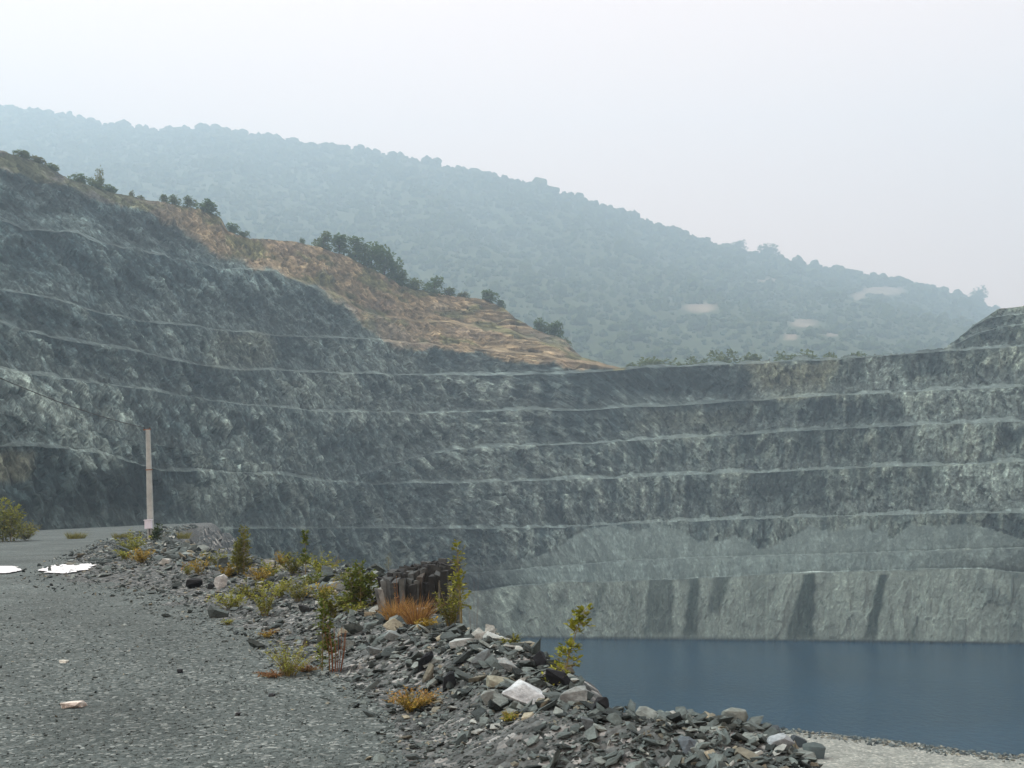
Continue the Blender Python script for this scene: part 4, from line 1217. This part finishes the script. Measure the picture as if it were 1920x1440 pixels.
# ------------------------------------------------------------------ bushes and trees on the quarry rim
def tree_proto(seed, n=1000, tall=1.0, low=-.05):
    rg = random.Random(seed)
    tr, cr = MB(), MB()
    tr.tube([(0, 0, -.15), (rg.uniform(-.03, .03), 0, .3), (rg.uniform(-.06, .06), rg.uniform(-.05, .05), .75)], [.05, .035, .012], 6)
    cl = []
    for k in range(17):
        a = rg.uniform(0, 6.28); q = rg.random() ** .6
        z = rg.uniform(low + .1, .86)
        rmax = .5 * math.sqrt(max(.05, 1 - ((z - .42) / .55) ** 2))
        c = Vector((math.cos(a) * q * rmax * .8, math.sin(a) * q * rmax * .8, z)); cl.append((c, rg.uniform(.15, .25)))
        tr.tube([(0, 0, max(.08, z - .25)), c], [.018, .005], 4, False)
    for k in range(n):
        c, r_ = rg.choice(cl)
        v = Vector((rg.gauss(0, 1), rg.gauss(0, 1), rg.gauss(0, 1))).normalized() * r_ * rg.uniform(.55, 1.08)
        p = c + v
        if p.z < .01: p.z = rg.uniform(.01, .1)
        d = (v.normalized() + Vector((rg.uniform(-.8, .8), rg.uniform(-.8, .8), rg.uniform(-.6, .8)))).normalized()
        L = rg.uniform(.06, .13)
        cr.leaf(p, d, v + Vector((rg.uniform(-.3, .3), rg.uniform(-.3, .3), .6)), L, L * .8)
    return tr.mesh('trunk'), cr.mesh('crown')
TPR = [tree_proto(40 + k) for k in range(6)]
THIN = tree_proto(60, 600)
M['bark'] = mat_plain('bark', (.07, .055, .04), .9, .1)
TL = {'d': mat_leaf('rim_leaf_dark', (.055, .1, .042), (.135, .2, .08), .45, .8), 'm': mat_leaf('rim_leaf_mid', (.07, .11, .04), (.16, .2, .07), .42, .8), 'y': mat_leaf('rim_leaf_light', (.1, .12, .04), (.2, .21, .075), .3, .8)}
def rim_tree(x, y, w, h, key, lab, nm='rim_bush', D=None, group='bushes along the quarry rim', proto=None, cat='bush'):
    if D is None: D = float(dr(np.array(float(x)))) + 1.5
    P = at(np.array(float(x)), np.array(float(y)), np.array(D)); mpp = D / FPX
    P = P - np.array([0, 0, h * mpp * .12]); o = empty(nm, P); tag(o, lab, cat, group)
    tm, cm = TPR[R.randrange(6)] if proto is None else proto
    sx, sz_ = w * mpp * 1.08, h * mpp * 1.2
    rz = R.uniform(0, 6.28)
    t_o = link('trunk', tm, M['bark'], o)
    c_o = bpy.data.objects.new('crown', cm); COL.objects.link(c_o); c_o.parent = o
    if not cm.materials: cm.materials.append(TL['m'])
    c_o.material_slots[0].link = 'OBJECT'; c_o.material_slots[0].material = TL[key]
    for q in (t_o, c_o): q.scale = (sx, sx * .9, sz_); q.rotation_euler = (0, 0, rz)
RIM = [
 (40, 300, 34, 20, 'm', 'leftmost bush on the skyline of the upper left crest'),
 (68, 310, 34, 18, 'y', 'second bush from the left on the upper left crest'),
 (96, 326, 36, 18, 'm', 'third bush from the left on the upper left crest'),
 (148, 350, 34, 24, 'd', 'round dark bush on the crest just left of the slim young tree'),
 (178, 360, 36, 26, 'm', 'bush at the left foot of the slim young tree on the crest'),
 (204, 366, 30, 18, 'd', 'bush at the right foot of the slim young tree on the crest'),
 (246, 374, 14, 16, 'y', 'small shrub alone on the crest right of the slim young tree'),
 (263, 380, 14, 14, 'y', 'second small shrub right of the slim young tree'),
 (308, 384, 20, 18, 'm', 'left one of four bushes before the brown bluff'),
 (328, 386, 22, 20, 'm', 'second of four bushes before the brown bluff'),
 (356, 390, 24, 22, 'm', 'third of four bushes before the brown bluff'),
 (390, 400, 48, 22, 'd', 'wide dark bush on top of the brown bluff'),
 (434, 438, 28, 20, 'd', 'bush in the notch right of the brown bluff'),
 (455, 446, 26, 12, 'm', 'low bush right of the notch beside the brown bluff'),
 (566, 460, 12, 14, 'm', 'tiny bush alone just left of the dark grove'),
 (606, 466, 40, 30, 'm', 'leftmost bush of the dark grove on the orange rim'),
 (636, 474, 44, 32, 'd', 'second bush from the left in the dark grove'),
 (666, 484, 46, 38, 'd', 'third bush from the left in the dark grove, with a peaked top'),
 (696, 500, 48, 44, 'd', 'fourth bush from the left, the biggest in the dark grove'),
 (720, 514, 42, 50, 'd', 'fifth bush from the left in the dark grove'),
 (738, 528, 36, 44, 'd', 'sixth bush from the left in the grove, at its steep right edge'),
 (752, 538, 38, 30, 'd', 'seventh bush from the left in the grove, lower down the rim'),
 (774, 546, 38, 24, 'm', 'last low bush at the right end of the dark grove'),
 (814, 554, 44, 34, 'd', 'separate dark bush right of the grove'),
 (842, 559, 30, 18, 'm', 'light bush touching the right of the separate dark bush'),
 (868, 561, 28, 12, 'y', 'low pale scrub halfway between the two separate dark bushes'),
 (918, 570, 38, 24, 'd', 'dark bush on the rounded corner of the orange rim'),
 (940, 580, 18, 16, 'd', 'small bush hanging over the rounded corner of the orange rim'),
 (1012, 622, 34, 22, 'd', 'left one of the two bushes on the lower orange rim'),
 (1040, 634, 38, 30, 'd', 'right one of the two bushes on the lower orange rim'),
 (1064, 660, 16, 26, 'm', 'small bush on the slope below the two lower rim bushes'),
 (1182, 696, 26, 14, 'm', 'low bush where the orange slope meets the far grey wall'),
]
for (x, y, w, h, k_, lab) in RIM: rim_tree(x, y, w, h, k_, lab)
rim_tree(186, 356, 16, 46, 'y', 'slim pale young tree standing up from the upper left crest', 'young_tree', proto=THIN, cat='tree')
for (x, y, w, h, k_, lab) in [
 (1215, 700, 70, 40, 'm', 'tree behind the left end of the far wall'), (1262, 694, 60, 26, 'd', 'low tree second from the left behind the far wall'),
 (1308, 692, 56, 28, 'm', 'tree just left of the round dark tree behind the far wall'), (1356, 688, 62, 46, 'd', 'round dark tree rising above the middle of the far wall'),
 (1412, 684, 52, 26, 'm', 'small tree between the round and the wide dark trees'), (1474, 682, 56, 30, 'd', 'left half of the wide dark tree clump above the tan rock'),
 (1510, 680, 56, 28, 'd', 'right half of the wide dark tree clump above the tan rock'), (1562, 676, 44, 18, 'm', 'low tree right of the wide dark clump'),
 (1606, 674, 40, 16, 'm', 'low tree second to the right of the wide dark clump')]:
    rim_tree(x, y + 26, w, h * .55 + 28, 'm', lab, 'tree', 432, 'trees behind the far wall', cat='tree')  # mid leaves on every tree: haze of distance put into the colour
for (x, y, w, h, lab) in [(1838, 574, 34, 34, 'lone round tree on the hill skyline above the right knob'), (1440, 482, 44, 22, 'broad tree bump on the middle of the right hand skyline'), (1386, 468, 30, 16, 'tree bump on the skyline left of the broad one')]:
    rim_tree(x, y, w, h, 'd', lab, 'tree', float(dR_(x)) - 8, 'trees on the hill skyline', cat='tree')
